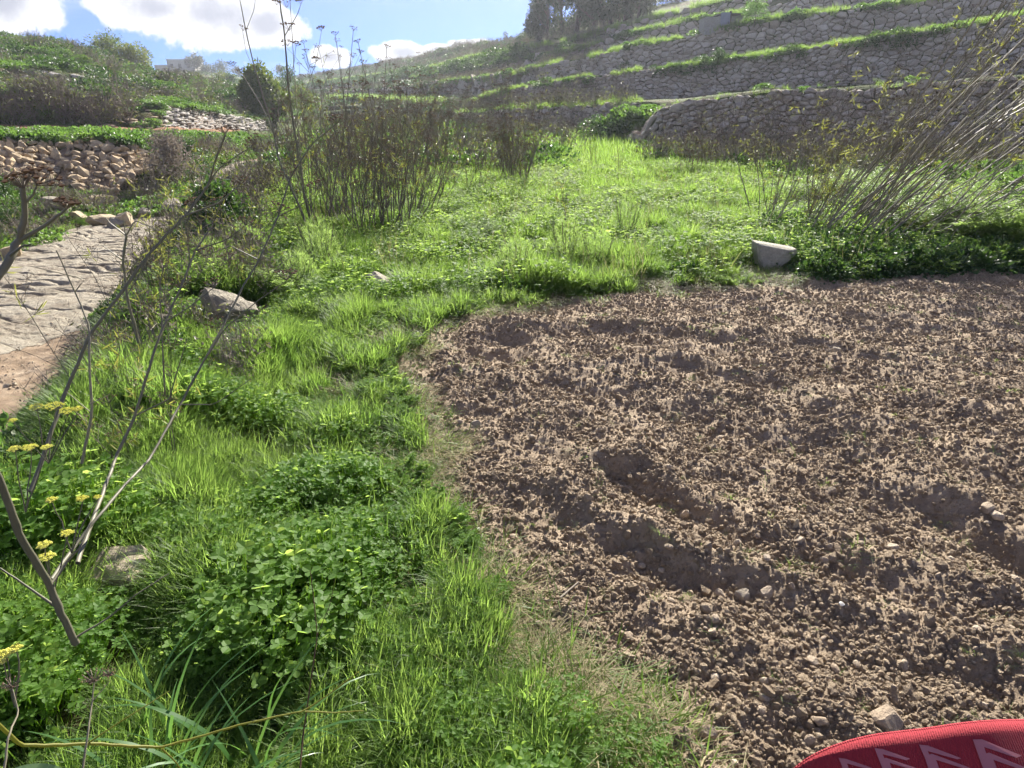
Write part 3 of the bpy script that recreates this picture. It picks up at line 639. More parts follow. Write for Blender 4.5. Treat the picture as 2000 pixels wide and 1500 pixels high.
rubble('rubble_wall', 'collapsing ochre rubble retaining wall below the green bank and dirt track', RUBBLE[0], RUBBLE[1], 300, .09, .30, m_rubble, m_dirt, 9)
# ------------------------------------------------------------------ instanced cover
def protos(name, meshes):
    col_ = bpy.data.collections.new(name)
    for k, me_ in enumerate(meshes):
        o = bpy.data.objects.new('%s_%02d' % (name, k), me_); col_.objects.link(o)
    return col_
def scatter(name, pts, scl, col_, label=None, tilt=.15, seed=0, nproto=3, rot=None, kind='stuff', cat=None):
    rg = np.random.default_rng(seed+100); n = len(pts)
    me_ = bpy.data.meshes.new(name); me_.vertices.add(n); me_.vertices.foreach_set('co', np.asarray(pts, np.float32).ravel())
    if rot is None: rot = np.stack([rg.normal(0, tilt, n), rg.normal(0, tilt, n), rg.uniform(0, 6.283, n)], -1)
    for nm, ty, dat in (('rot', 'FLOAT_VECTOR', rot), ('scl', 'FLOAT_VECTOR', scl if scl.ndim == 2 else np.repeat(scl[:, None], 3, 1))):
        a = me_.attributes.new(nm, ty, 'POINT'); a.data.foreach_set('vector', np.asarray(dat, np.float32).ravel())
    a = me_.attributes.new('idx', 'INT', 'POINT'); a.data.foreach_set('value', rg.integers(0, nproto, n).astype(np.int32))
    o = link(name, me_); o['kind'] = kind
    if label: o['label'] = label
    t = bpy.data.node_groups.new(name, 'GeometryNodeTree')
    t.interface.new_socket('Geometry', in_out='INPUT', socket_type='NodeSocketGeometry'); t.interface.new_socket('Geometry', in_out='OUTPUT', socket_type='NodeSocketGeometry')
    gi, go = N(t, 'NodeGroupInput'), N(t, 'NodeGroupOutput'); ip = N(t, 'GeometryNodeInstanceOnPoints'); ci = N(t, 'GeometryNodeCollectionInfo')
    ci.inputs['Collection'].default_value = col_; ci.inputs['Separate Children'].default_value = True; ci.inputs['Reset Children'].default_value = True
    ar = N(t, 'GeometryNodeInputNamedAttribute', data_type='FLOAT_VECTOR'); ar.inputs[0].default_value = 'rot'
    as_ = N(t, 'GeometryNodeInputNamedAttribute', data_type='FLOAT_VECTOR'); as_.inputs[0].default_value = 'scl'
    ai = N(t, 'GeometryNodeInputNamedAttribute', data_type='INT'); ai.inputs[0].default_value = 'idx'
    er = N(t, 'FunctionNodeEulerToRotation')
    t.links.new(gi.outputs[0], ip.inputs['Points']); t.links.new(ci.outputs[0], ip.inputs['Instance']); ip.inputs['Pick Instance'].default_value = True
    t.links.new(ai.outputs['Attribute'], ip.inputs['Instance Index']); t.links.new(ar.outputs['Attribute'], er.inputs[0]); t.links.new(er.outputs[0], ip.inputs['Rotation'])
    t.links.new(as_.outputs['Attribute'], ip.inputs['Scale']); t.links.new(ip.outputs[0], go.inputs[0])
    md = o.modifiers.new('scatter', 'NODES'); md.node_group = t
    return o
def tuft(n, h, wd, spread, bend, mat, seed, lean=(.0, .55), nseg=4):
    rg = np.random.default_rng(seed); g_ = Geo()
    for _ in range(n):
        a = rg.uniform(0, 6.283); r = spread*math.sqrt(rg.random())
        b = np.array([math.cos(a)*r, math.sin(a)*r, -.01]); a2 = a+rg.normal(0, 1.1)
        g_.blade(b, (math.cos(a2), math.sin(a2), rg.uniform(*lean)), h*rg.uniform(.5, 1.1), wd*rg.uniform(.7, 1.2), rg.uniform(.2, bend), nseg)
    return g_.me('tuft', mat)
def clover(n, h, spread, L, mat, seed, lobes=3):
    rg = np.random.default_rng(seed); g_ = Geo()
    for _ in range(n):
        a = rg.uniform(0, 6.283); r = spread*math.sqrt(rg.random()); hh = h*rg.uniform(.35, 1)*(1.15-.6*(r/spread)**2)
        p = np.array([math.cos(a)*r, math.sin(a)*r, hh]); g_.tube([p*[.7, .7, 0], p*[.9, .9, .6], p], .0012, .0009, 3)
        t0 = rg.uniform(0, 6.283); nrm = np.array([rg.normal(0, .35), rg.normal(0, .35), 1.]); nrm /= np.linalg.norm(nrm); sz = L*rg.uniform(.6, 1.15)
        for k in range(lobes):
            t1 = t0+k*2*math.pi/lobes; dr = np.array([math.cos(t1), math.sin(t1), rg.uniform(-.15, .3)])
            g_.leaf(p, dr, nrm, sz, sz*.85, .12)
    return g_.me('clover', mat)
def frond_clump(n, h, L, mat, seed, pin=9, fine=.35, droop=.9, leafw=.12):
    """feathery leaves: arching midrib with side leaflets that carry finer ones"""
    rg = np.random.default_rng(seed); g_ = Geo()
    for _ in range(n):
        a = rg.uniform(0, 6.283); lean = rg.uniform(.15, 1.0); ln = L*rg.uniform(.55, 1.1)
        t = np.linspace(0, 1, 7); ang = lean+droop*t*rg.uniform(.4, 1.1)
        x = np.concatenate([[0], np.cumsum(np.sin(ang[:-1]))])*ln/6; z = np.concatenate([[0], np.cumsum(np.cos(ang[:-1]))])*ln/6*h
        c_ = np.stack([math.cos(a)*x, math.sin(a)*x, z], -1); g_.tube(c_, .0016, .0006, 3)
        sd_ = np.array([-math.sin(a), math.cos(a), 0])
        for k in range(pin):
            f = .2+.8*k/pin; pt = np.array([np.interp(f, t, c_[:, j]) for j in range(3)]); tg = np.array([math.cos(a), math.sin(a), -.1])
            lw = ln*fine*math.sin(math.pi*min(1, .15+f*.85))
            for s in (-1, 1):
                dr = sd_*s+tg*.6+np.array([0, 0, rg.normal(.1, .2)]); dr /= np.linalg.norm(dr)
                e_ = pt+dr*lw; nrm = np.array([rg.normal(0, .3), rg.normal(0, .3), 1.])
                g_.leaf(pt, dr, nrm, lw, lw*leafw)
                for m in (.35, .6, .8):
                    for s2 in (-1, 1):
                        q_ = pt+dr*lw*m; d2 = dr*.7+np.cross(dr, [0, 0, 1])*s2+np.array([0, 0, rg.normal(.1, .25)]); g_.leaf(q_, d2, nrm, lw*.38, lw*.38*max(leafw*1.4, .18))
    return g_.me('frond', mat)
def leaf_ball(n, r, L, W, mat, seed, flat=.7, twigs=0, mat2=None):
    rg = np.random.default_rng(seed); g_ = Geo()
    for _ in range(n):
        v = rg.normal(0, 1, 3); v /= np.linalg.norm(v); v[2] = abs(v[2])*1.0-.15
        rad = r*rg.uniform(.45, 1.0)**.5*(1+.3*math.sin(v[0]*5+seed)*math.cos(v[1]*4)); p = v*rad*[1, 1, flat]
        dr = v+rg.normal(0, .7, 3); nr_ = v+rg.normal(0, .6, 3)+[0, 0, .5]
        g_.leaf(p, dr, nr_, L*rg.uniform(.6, 1.2), W*rg.uniform(.6, 1.2))
    return g_.me('leaves', mat)
def twig_ball(n, h, r, mat, seed, th=.003):
    rg = np.random.default_rng(seed); g_ = Geo()
    for _ in range(n):
        a = rg.uniform(0, 6.283); ln = rg.uniform(0, 1); b = np.array([math.cos(a), math.sin(a), 0])*r*.25*rg.random()
        tip = np.array([math.cos(a)*r*ln, math.sin(a)*r*ln, h*rg.uniform(.6, 1)*(1-.35*ln)])
        mid = (b+tip)/2+rg.normal(0, .05*h, 3); g_.tube([b, mid, tip], th, th*.4, 3)
        for _ in range(4):
            f = rg.uniform(.4, 1); s0 = mid+(tip-mid)*(f*2-1) if f > .5 else b+(mid-b)*f*2
            g_.tube([s0, s0+rg.normal(0, .12*h, 3)+[0, 0, .08*h]], th*.6, th*.25, 3)
    return g_.me('twigs', mat)
def scrub_me(seed):
    rg = np.random.default_rng(seed); a = twig_ball(15, .85, .6, m_scrub, seed, .0095); g_ = Geo()
    for _ in range(70):
        v = rg.normal(0, 1, 3); v[2] = abs(v[2]); v /= np.linalg.norm(v); p = v*rg.uniform(.25, .62)*[1, 1, 1.2]; g_.leaf(p, rg.normal(0, 1, 3), rg.normal(0, 1, 3), rg.uniform(.04, .11), .035)
    import bmesh
    bm = bmesh.new(); bm.from_mesh(a); n0 = len(bm.faces); bm.from_mesh(g_.me('flecks', m_scrub)); bm.faces.ensure_lookup_table()
    for f in bm.faces[n0:]: f.material_index = 1 if rg.random() < .6 else 0
    bm.to_mesh(a); bm.free(); a.materials.append(m_olive); return a
pc_grass = protos('grass_tuft', [tuft(30, .27, .0078, .07, 1.6, m_grass, s) for s in (1, 2, 3)])
pc_broad = protos('broad_tuft', [tuft(16, .42, .016, .05, 2.0, m_grassdark, s, (.0, .5), 7) for s in (4, 5, 6)])
pc_clover = protos('clover_tuft', [clover(34, .16, .13, .017, m_herb, s) for s in (7, 8, 9)])
pc_daisy = protos('daisy_tuft', [frond_clump(12, .9, .18, m_herb, s, 6, .28, .9, .42) for s in (10, 11, 12)])
pc_fennel = protos('fennel_tuft', [frond_clump(16, 1.0, .34, m_fern, s, 10, .34, .7, .05) for s in (13, 14, 15)])
pc_straw = protos('straw_tuft', [tuft(22, .22, .0035, .12, 1.2, m_straw, s, (1.0, 1.5), 3) for s in (16, 17, 18)])
pc_cut = protos('cut_tuft', [tuft(22, .16, .005, .12, 1.3, m_grass, s, (.8, 1.45), 3) for s in (19, 20, 21)])
pc_cover = protos('cover_clump', [leaf_ball(300, .5, .10, .08, m_cover, s, .55) for s in (22, 23, 24)])
pc_bush = protos('bush_clump', [leaf_ball(420, .5, .09, .05, m_bush, s, .8) for s in (25, 26, 27)])
pc_scrub = protos('scrub_clump', [scrub_me(s) for s in (28, 29, 30)])
pc_dead = protos('dead_tuft', [tuft(7, .34, .004, .06, .8, m_straw, s, (.0, .6), 3) for s in (34, 35, 36)])
pc_far = protos('far_tuft', [tuft(26, .30, .013, .16, 1.3, m_grass, s, (.0, .6), 3) for s in (31, 32, 33)])
pc_clod = protos('clod', [rock(40+s, 1, 1, .75, m_clod, 1, 5, .35) for s in range(4)])
pc_peb = protos('pebble', [rock(50+s, 1, .8, .55, m_pebble, 2, 7, .05) for s in range(4)])
def area_pts(n, x0, x1, y0, y1, cond, rg, pw=1.0):
    """random plan points, denser near the camera (density ~ 1/y^pw)"""
    out = []; tot = 0
    while tot < n:
        m = n*3; u = rg.random(m)
        if pw == 1: y = y0*(y1/y0)**u
        else: a = 1-pw; y = (y0**a+u*(y1**a-y0**a))**(1/a)
        x = rg.uniform(x0, x1, m); k = cond(x, y); out.append(np.stack([x[k], y[k]], -1)); tot += k.sum()
    o = np.concatenate(out)[:n]; return o[:, 0], o[:, 1]
def on_ground(x, y, dz=0): return np.stack([x, y, H(x, y)+dz], -1)
rg = np.random.default_rng(21)
ROCKS = [(430, 640, .42), (738, 572, .20), (205, 1165, .08), (1508, 535, .42)]
RK = [(G(a, b), r) for a, b, r in ROCKS]
def clear(x, y):
    k = np.ones(np.shape(x), bool)
    for g0, r in RK: k &= ~((np.hypot(x-g0[0], y-g0[1]-.02) < r) | ((np.abs(x-g0[0]*y/g0[1]) < r*.75) & (y < g0[1]) & (y > g0[1]-.45)))
    return k
infield = lambda x, y: clear(x, y) & (x > xbank(y)-.8) & (np.abs(x) < .86*y+1.2) & (soild(x, y) < -.04) & (y < np.interp(x/np.maximum(y, 1)*FPX+1000, pr, YA)-.3)
def hmod(x, y, s=0): return np.clip(.85+.75*fbm(x*1.3, y*1.3, 3, 100+s), .42, 1.6)
# grass of the bank and the field
def grassy(x, y): return infield(x, y) & (soild(x, y) < np.where((y < 6) & (x < 1.2), -.58, -.30)+.45*noise(x*2.3, y*2.3, 12)) 
x, y = area_pts(19000, -4, 2.5, .75, 8, lambda x, y: grassy(x, y) & (rg.random(len(x)) < np.clip(.7+1.6*fbm(x*2.1, y*2.1, 3, 190), .06, 1)), rg, .6)
scatter('bank_grass', on_ground(x, y), (.75+.25*rg.random(len(x)))*hmod(x, y)*np.where(y < 3, .8, 1), pc_grass, 'bright green grass on the bank beside the bare soil', seed=1)
gap_ = lambda x, y: rg.random(len(x)) < np.clip(.75+1.5*fbm(x*1.3, y*1.3, 3, 170), .12, 1)
x, y = area_pts(22000, -7, 9, 6, 13, lambda x, y: grassy(x, y) & gap_(x, y), rg, 1.0)
scatter('near_field_grass', on_ground(x, y), (.7+.35*rg.random(len(x)))*hmod(x, y)*1.05, pc_grass, 'bright sunlit grass at the near edge of the field', seed=28)
x, y = area_pts(24000, -14, 24, 12, 36, lambda x, y: grassy(x, y) & gap_(x, y), rg, 1.0)
scatter('field_grass', on_ground(x, y), (.7+.3*rg.random(len(x)))*hmod(x, y)*(.85+.012*y), pc_far, 'bright sunlit grass filling the field below the stone walls', seed=2)
x, y = area_pts(1600, -16, 26, 20, 90, lambda x, y: infield(x, y), rg, .5)
scatter('far_field_grass', on_ground(x, y), (1.4+.8*rg.random(len(x))), pc_far, 'pale grass along the valley floor', seed=3)
x, y = area_pts(4200, -6, 10, 6, 19, lambda x, y: infield(x, y) & (soild(x, y) < -.2) & (fbm(x*.9, y*.9, 2, 175) > -.1), rg, .8)
scatter('field_clover', on_ground(x, y), (1.1+.9*rg.random(len(x))), pc_clover, 'leafy low weeds among the field grass', seed=27)
x, y = area_pts(900, -6, 12, 6, 22, lambda x, y: infield(x, y) & (soild(x, y) < -.2) & (fbm(x*.7, y*.7, 3, 176) > .12), rg, .8)
scatter('field_dark_weeds', on_ground(x, y), (.18+.3*rg.random(len(x))), pc_bush, 'dark weeds dotted through the field grass', seed=29)
x, y = area_pts(1600, -6, 12, 6, 22, lambda x, y: infield(x, y) & (soild(x, y) < -.2), rg, .8)
scatter('field_dead_grass', on_ground(x, y), (.9+.9*rg.random(len(x))), pc_dead, 'thin dead stems among the field grass', seed=23)
# clover and herbs
herb = lambda t, s: (lambda x, y: infield(x, y) & (soild(x, y) < -.25) & (fbm(x*.8, y*.8, 2, s) > t))
x, y = area_pts(2000, -4, 2, .7, 8, herb(.12, 130), rg, .8)
scatter('clover_patch', on_ground(x, y), (.9+.5*rg.random(len(x)))*hmod(x, y, 3), pc_clover, 'low clover between the grass of the bank', seed=4)
x, y = area_pts(480, -4, 2, .7, 9, herb(.3, 140), rg, .8)
scatter('leafy_weeds', on_ground(x, y), (.5+.4*rg.random(len(x))), pc_daisy, 'jagged-leaved green weeds among the grass', seed=5)
x, y = area_pts(200, -6, 6, 3.4, 16, herb(.3, 150), rg, .8)
scatter('fennel_growth', on_ground(x, y), (.7+.5*rg.random(len(x))), pc_fennel, 'feathery young fennel on the bank', seed=6)
# band of darker leafy growth along the far edge of the soil
def edge(x, y): return clear(x, y) & (soild(x, y) < -.05) & (soild(x, y) > -.9) & (x > 2.6+.5*noise(x, y, 3)) & (y > 5)
x, y = area_pts(700, 2.4, 12, 5, 11, edge, rg, .5)
scatter('edge_herbs', on_ground(x, y), (.35+.3*rg.random(len(x))), pc_bush, 'dark low herbs along the far edge of the soil', seed=7)
x, y = area_pts(700, 2.4, 12, 5, 11, edge, rg, .5)
scatter('edge_weeds', on_ground(x, y), (1.2+.8*rg.random(len(x))), pc_daisy, 'leafy weeds along the far edge of the soil', seed=8)
# straw, cut grass and clods
strip = lambda a, b: (lambda x, y: (soild(x, y) < b) & (soild(x, y) > a) & (x < 3.5) & (x > -2.4))
x, y = area_pts(2500, -2, 3, .8, 7.5, lambda x, y: strip(-.52, .10)(x, y) & (fbm(x*2.2, y*2.2, 3, 160) > -.12), rg, .9)
scatter('straw_litter', on_ground(x, y, .005), (.5+.5*rg.random(len(x))), pc_straw, 'pale dead grass lying along the soil edge', seed=9, tilt=.1)
x, y = area_pts(3200, -2, 3.4, .8, 7.5, lambda x, y: (soild(x, y) > -.6) & (soild(x, y) < .22) & (rg.random(len(x)) < np.clip(.9-2.0*(soild(x, y)+.15), .1, 1)), rg, .9)
scatter('cut_grass', on_ground(x, y, .005), (.5+.5*rg.random(len(x))), pc_cut, 'trampled green grass along the soil edge', seed=10, tilt=.2)
x, y = area_pts(700, -2, 3, .8, 6.5, lambda x, y: strip(-.5, .06)(x, y) & (fbm(x*2, y*2, 2, 171) > -.05), rg, .9)
scatter('edge_weed_leaves', on_ground(x, y), (.35+.5*rg.random(len(x))), pc_daisy, 'jagged green weeds growing through the dead grass', seed=24)
x, y = area_pts(230, -2, 3, .8, 6.5, lambda x, y: strip(-.5, -.05)(x, y) & (fbm(x*2, y*2, 2, 172) > .0), rg, .9)
scatter('edge_clover', on_ground(x, y), (.4+.5*rg.random(len(x))), pc_clover, 'clover growing through the dead grass', seed=25)
x, y = area_pts(2400, -2, 3, .8, 6.5, lambda x, y: strip(-.7, -.02)(x, y) & (fbm(x*2.4, y*2.4, 2, 173) > -.1), rg, .9)
scatter('edge_grass', on_ground(x, y), (.35+.45*rg.random(len(x))), pc_grass, 'short grass tufts at the soil edge', seed=26)
insoil = lambda x, y: (soild(x, y) > .02) & (np.abs(x) < .9*y+.8)
x, y = area_pts(430, -1, 6, .9, 7, insoil, rg, .6)
scatter('soil_sprouts', on_ground(x, y, .0), (.15+.3*rg.random(len(x))), pc_cut, 'small green sprouts poking out of the bare soil', seed=11, tilt=.3)
dn_ = lambda x, y: rg.random(len(x)) < np.clip(.75+.8*fbm(x*2.3, y*2.3, 3, 180), .4, 1)
x, y = area_pts(150000, -1.2, 9, .8, 9, lambda x, y: insoil(x, y) & dn_(x, y), rg, 1.5)
sz = .0018+.0125*rg.random(len(x))**6+.0007*y
scatter('soil_clods', on_ground(x, y, .0)+np.stack([x*0, y*0, sz*.3], -1), sz, pc_clod, 'crumbly brown clods covering the bare soil', seed=12, nproto=4, tilt=2)
x, y = area_pts(9000, -2.2, 3, .8, 7, lambda x, y: strip(-.6, .05)(x, y) & (fbm(x*2, y*2, 3, 197) > -.15), rg, 1.2)
sz = .002+.014*rg.random(len(x))**5+.0007*y
scatter('edge_clods', on_ground(x, y, .004), sz, pc_clod, 'crumbs of brown earth among the dead grass at the soil edge', seed=77, nproto=4, tilt=2)
x, y = area_pts(1500, -1.2, 9, .8, 9, insoil, rg, .9)
sz = .011+.018*rg.random(len(x))**3
scatter('soil_lumps', on_ground(x, y, .0)+np.stack([x*0, y*0, sz*.25], -1), sz, pc_clod, 'larger lumps of brown earth on the bare soil', seed=13, nproto=4, tilt=2)
x, y = area_pts(1300, -1.2, 9, .8, 9, insoil, rg, .9)
sz = .006+.018*rg.random(len(x))**3
scatter('gravel', on_ground(x, y, .0)+np.stack([x*0, y*0, sz*.3], -1), sz, pc_peb, 'small pale stones on the bare soil', seed=14, nproto=4, tilt=.5)
x, y = area_pts(3400, -12, -3.5, 6, 16, lambda x, y: (x < xbank(y)-1) & (x > xleft(y)-.2) & ((x > xrock(y)-.4) | (rg.random(len(x)) < .25)), rg, .5)
scatter('path_gravel', on_ground(x, y, .0), .005+.018*rg.random(len(x))**3, pc_peb, 'loose gravel on the ochre dirt beside the rock bed', seed=15, nproto=4, tilt=.5)
x, y = area_pts(300, -12, -3.5, 8, 18, lambda x, y: (x < xbank(y)-.8) & (np.abs(x-xleft(y)) < .5) & (fbm(x*1.4, y*1.4, 2, 196) > .0), rg, .5)
scatter('path_weeds', on_ground(x, y), (.4+.7*rg.random(len(x))), pc_clover, 'small weeds breaking the edge of the rock bed', seed=22)
# bank face and slopes
bankface = lambda x, y: (x < xbank(y)+.3) & (x > xbank(y)-1.4-.35*noise(x*2, y*2, 8)) & (y > 1.2)
x, y = area_pts(1500, -9, -2, 1.2, 22, bankface, rg, .6)
scatter('bank_herbs', on_ground(x, y, -.05), (.28+.25*rg.random(len(x))), pc_cover, 'leafy climbers covering the bank above the rock bed', seed=16)
x, y = area_pts(900, -9, -2, 2.5, 22, lambda x, y: bankface(x, y) & clear(x, y) & (fbm(x*.8, y*.8, 2, 195) > -.05), rg, .3)
scatter('bank_brambles', on_ground(x, y, .0), (.20+.30*rg.random(len(x)))*np.clip(.35+.11*y, .6, 1.6), pc_bush, 'dark green bramble leaves on the bank', seed=17)
x, y = area_pts(280, -9, -1.6, 3.5, 16, lambda x, y: (x < xbank(y)+.7) & (x > xbank(y)-1.0) & clear(x, y), rg, .4)
scatter('bank_twigs', on_ground(x, y, .0), (.2+.4*rg.random(len(x)))*np.clip(.5+.09*y, .6, 1.5), pc_scrub, 'brown dead twigs tangled on the bank', seed=18)
far_side = lambda x, y: (x < xleft(y)+.5+.9*noise(x*.7, y*.7, 9)) & (x > -24) & (fbm(x*.6, y*.6, 2, 9) > -.25)
x, y = area_pts(2600, -24, -8, 8, 24, far_side, rg, .5)
scatter('verge_herbs', on_ground(x, y, -.05), (.3+.45*rg.random(len(x))), pc_cover, 'green herbs along the edge of the rock bed', seed=19)
x, y = area_pts(420, -24, -8, 8, 24, far_side, rg, .5)
scatter('verge_scrub', on_ground(x, y, -.05), (.5+.5*rg.random(len(x))), pc_scrub, 'grey dry scrub along the edge of the rock bed', seed=20)
y = rg.uniform(16.6, 22, 300); x = rg.uniform(-10.6, -6.2, 300); k = x < -.0
scatter('island_herbs', on_ground(x, y, 0), (.4+.45*rg.random(len(x))), pc_cover, 'lush green growth between the two stretches of rock bed', seed=21)
def on_loft(name, L, a, b, n, s0, s1, pcx, label, seed, pmin=-1e9, pmax=1e9, dz=0, ba=.5, grow=0.0, thr=None, flat=1.0):
    r = np.random.default_rng(seed+500); p = L.sample(a, b, n, r, pmin, pmax, ba)
    if thr is not None: p = p[fbm(p[:, 0]*.22, p[:, 1]*.22+p[:, 2]*.5, 2, seed) > thr]
    p[:, 2] += dz; s = (s0+(s1-s0)*r.random(len(p))**1.5)*(1+grow*p[:, 1])
    sc = np.stack([s, s, s*flat], -1)
    scatter(name, p, sc, pcx, label, seed=seed)
on_loft('slope_herbs', LL, 2, 3, 2600, .5, 1.1, pc_cover, 'thick green herbs on the bank above the rubble wall', 30)
on_loft('slope_foot_herbs', LL, 1, 2, 900, .5, 1.0, pc_cover, 'green herbs on the slope running back beside the rubble wall', 31, 318, 660)
on_loft('slope_foot_scrub', LL, 1, 2, 160, .8, 1.6, pc_scrub, 'grey scrub beside the end of the rubble wall', 32, 318, 560)
on_loft('track_scrub', LL, 4, 5, 330, .6, 1.9, pc_scrub, 'dense brown scrub on the bank behind the dirt track', 33, -500, 265, grow=.004)
on_loft('track_herbs', LL, 4, 5, 420, .6, 1.3, pc_cover, 'green herbs on the bank behind the dirt track', 34, pmax=320, thr=-.05)
on_loft('slope_grass', LL, 5, 6, 1900, .7, 1.5, pc_cover, 'green growth on the first meadow of the slope', 35, thr=-.15, flat=.5)
on_loft('slope_bushes', LL, 5, 10, 700, .9, 2.2, pc_bush, 'dark low bushes dotted over the grassy slope', 36, thr=.12, grow=.006, flat=.8)
on_loft('upper_slope_grass', LL, 6, 10, 3000, .8, 1.9, pc_cover, 'green growth on the upper meadows of the slope', 37, thr=.02, grow=.004, flat=.4)
on_loft('upper_slope_scrub', LL, 5, 10, 500, 1.2, 2.4, pc_scrub, 'brown scrub over the grassy slope', 38, thr=.0, grow=.004, flat=.7)
pc_out = protos('outcrop', [rock(70+k, 1, .7, .6, m_greywall, 2, 10, .08, (.5, .85)) for k in range(3)])
on_loft('slope_outcrops', LL, 4, 10, 900, .2, .8, pc_out, 'pale grey rocks scattered in lines over the grassy slope', 44, thr=.1, flat=.8)
on_loft('far_hill_bushes', LF, 1, 3, 900, 1.5, 4.5, pc_bush, 'tiny dark bushes across the distant hill', 39, ba=.2, flat=.6)
on_loft('far_hill_cover', LF, 1, 3, 700, 2., 5., pc_cover, 'pale green growth across the distant hill', 40, ba=.2, flat=.35)
# terraces: bright grassy lips, hanging growth, scrub on the treads
def lip(name, row, a, b, step, s0, s1, pcx, label, seed, dy=0.0, dz=.0, jz=.1, jy=.5, thr=None, flat=1.0):
    k = (pr >= a) & (pr <= b); A = row[k]; S = np.concatenate([[0], np.cumsum(np.linalg.norm(np.diff(A[:, :2], axis=0), axis=1))])
    r = np.random.default_rng(seed+900); m = int(S[-1]/step); s = r.uniform(0, S[-1], m); p = np.stack([np.interp(s, S, A[:, j]) for j in range(3)], -1)
    p[:, 1] += dy+r.uniform(-jy*.35, jy, m); p[:, 2] += dz+r.normal(0, jz, m)
    if thr is not None: p = p[noise(p[:, 0]*.35, p[:, 1]*.35, seed) > thr]
    sc = s0+(s1-s0)*r.random(len(p)); sc = np.stack([sc, sc, sc*flat], -1); scatter(name, p, sc, pcx, label, seed=seed)
lip('lip_grass', rC1, 880, 2150, .03, .6, 1.15, pc_far, 'sunlit grass along the top of the tall terrace wall', 50, thr=-.22, jz=.06)
lip('lip_herbs', rC1, 980, 2150, .16, .4, .9, pc_cover, 'green weeds hanging over the tall terrace wall', 51, dy=-.1, dz=-.1, thr=-.05)
lip('lip_bushes', rC1, 1250, 2150, .16, .4, 1.1, pc_bush, 'dark weeds hanging over the tall terrace wall', 52, dy=-.25, dz=-.25, thr=.05, jz=.2)
lip('low_wall_grass', rA1, 1262, 2200, .16, .3, .8, pc_far, 'sparse grass on top of the lowest wall', 53, thr=-.1)
lip('low_wall_weeds', rA1, 1262, 2200, .6, .3, .7, pc_cover, 'weeds on top of the lowest wall', 54, thr=.0)
lip('back_wall_grass', rB1, 880, 1262, .06, .6, 1.3, pc_far, 'grass on the low wall beyond the ramp', 55)
lip('third_lip_grass', rD1, 850, 2050, .04, .9, 1.6, pc_far, 'sunlit grass along the third terrace', 56, thr=-.22)
lip('third_lip_herbs', rD1, 850, 1900, .25, .6, 1.2, pc_cover, 'weeds along the third terrace', 57, thr=-.05)
lip('fourth_lip_grass', rE1, 760, 1800, .05, 1.1, 1.9, pc_far, 'sunlit grass along the fourth terrace', 58, thr=-.22)
lip('fourth_lip_herbs', rE1, 760, 1700, .3, .7, 1.6, pc_cover, 'weeds along the fourth terrace', 59, thr=.0)
lip('fifth_lip_grass', rF1, 600, 1500, .06, 1.4, 2.4, pc_far, 'sunlit grass along the fifth terrace', 60, thr=-.22)
lip('far_lip_grass', rC1, 540, 880, .12, 1.8, 3., pc_far, 'pale grass strip along the lowest far terrace', 61)
lip('far_lip_bushes', rE1, 540, 1150, .7, 1., 3., pc_bush, 'dark bushes along the far terraces', 62, jz=.5, jy=5)
lip('crest_bushes', rG1, 560, 1300, .5, 1.2, 3.2, pc_bush, 'dark bushes along the hill crest', 63, jz=.2, jy=3, flat=.55)
lip('crest_scrub', rG1, 560, 1500, .5, 1.5, 3., pc_scrub, 'dry scrub along the hill crest', 64, jz=.2, jy=3, flat=.7)
on_loft('terrace_scrub', LR, 2, 5, 220, .8, 1.6, pc_scrub, 'dry scrub growing on the far terraces', 65, 700, 1240, ba=.4)
on_loft('slope_scrub_above', LR, 6, 12, 1100, .9, 1.7, pc_scrub, 'violet-brown dry scrub on the upper terraces', 66, 620, 1190, ba=.4)
on_loft('upper_terrace_bushes', LR, 6, 12, 700, .7, 1.8, pc_bush, 'dark bushes on the upper terraces', 67, 540, 1250, ba=.4, thr=.0, flat=.7)
on_loft('far_terrace_bushes', LR, 3, 12, 900, 1.2, 3., pc_bush, 'dark bushes on the far terraces', 68, 540, 900, ba=.4, flat=.6)
# overgrown ramp between the near wall and the one behind it
r = np.random.default_rng(70); n = 260; t = r.random(n)
rp0, rp1 = P(1170, 292, 33), P(1262, 206, 30.0)
p = rp0+(rp1-rp0)*t[:, None]+r.normal(0, 1, (n, 3))*[.5, .8, .12]; p[:, 2] -= r.random(n)*(.2+1.1*t)
scatter('ramp_growth', p, .6+.7*r.random(n), pc_cover, 'green growth covering the ramp beside the wall corner', seed=70)
n = 130; t = r.random(n); p = rp0+(rp1-rp0)*t[:, None]+r.normal(0, 1, (n, 3))*[.7, .5, .1]; p[:, 2] -= .2+r.random(n)*(.2+1.6*t)
scatter('ramp_bushes', p, .8+.7*r.random(n), pc_bush, 'dark shrubs in the shade below the ramp', seed=71)
# scrub at the foot of the walls and between the shrubs
def foot(x, y): return infield(x, y) & (y > np.interp(x/np.maximum(y, 1)*FPX+1000, pr, YA)-5.5+2*noise(x*.5, y*.5, 4)) & (x > -2)
x, y = area_pts(230, -2, 22, 12, 45, foot, rg, .3)
scatter('wall_foot_scrub', on_ground(x, y), .7+.7*rg.random(len(x)), pc_scrub, 'dry scrub at the foot of the lowest wall', seed=72)
x, y = area_pts(260, 1, 22, 12, 45, foot, rg, .3)
scatter('wall_foot_weeds', on_ground(x, y), .5+.7*rg.random(len(x)), pc_bush, 'dark weeds at the foot of the lowest wall', seed=73)
x, y = area_pts(190, -16, 4, 17, 75, lambda x, y: (x > xbank(y)) & (x < .10*y-.6), rg, .4)
scatter('valley_scrub', on_ground(x, y), 1.0+.8*rg.random(len(x)), pc_scrub, 'grey-brown scrub filling the valley floor behind the shrubs', seed=74)
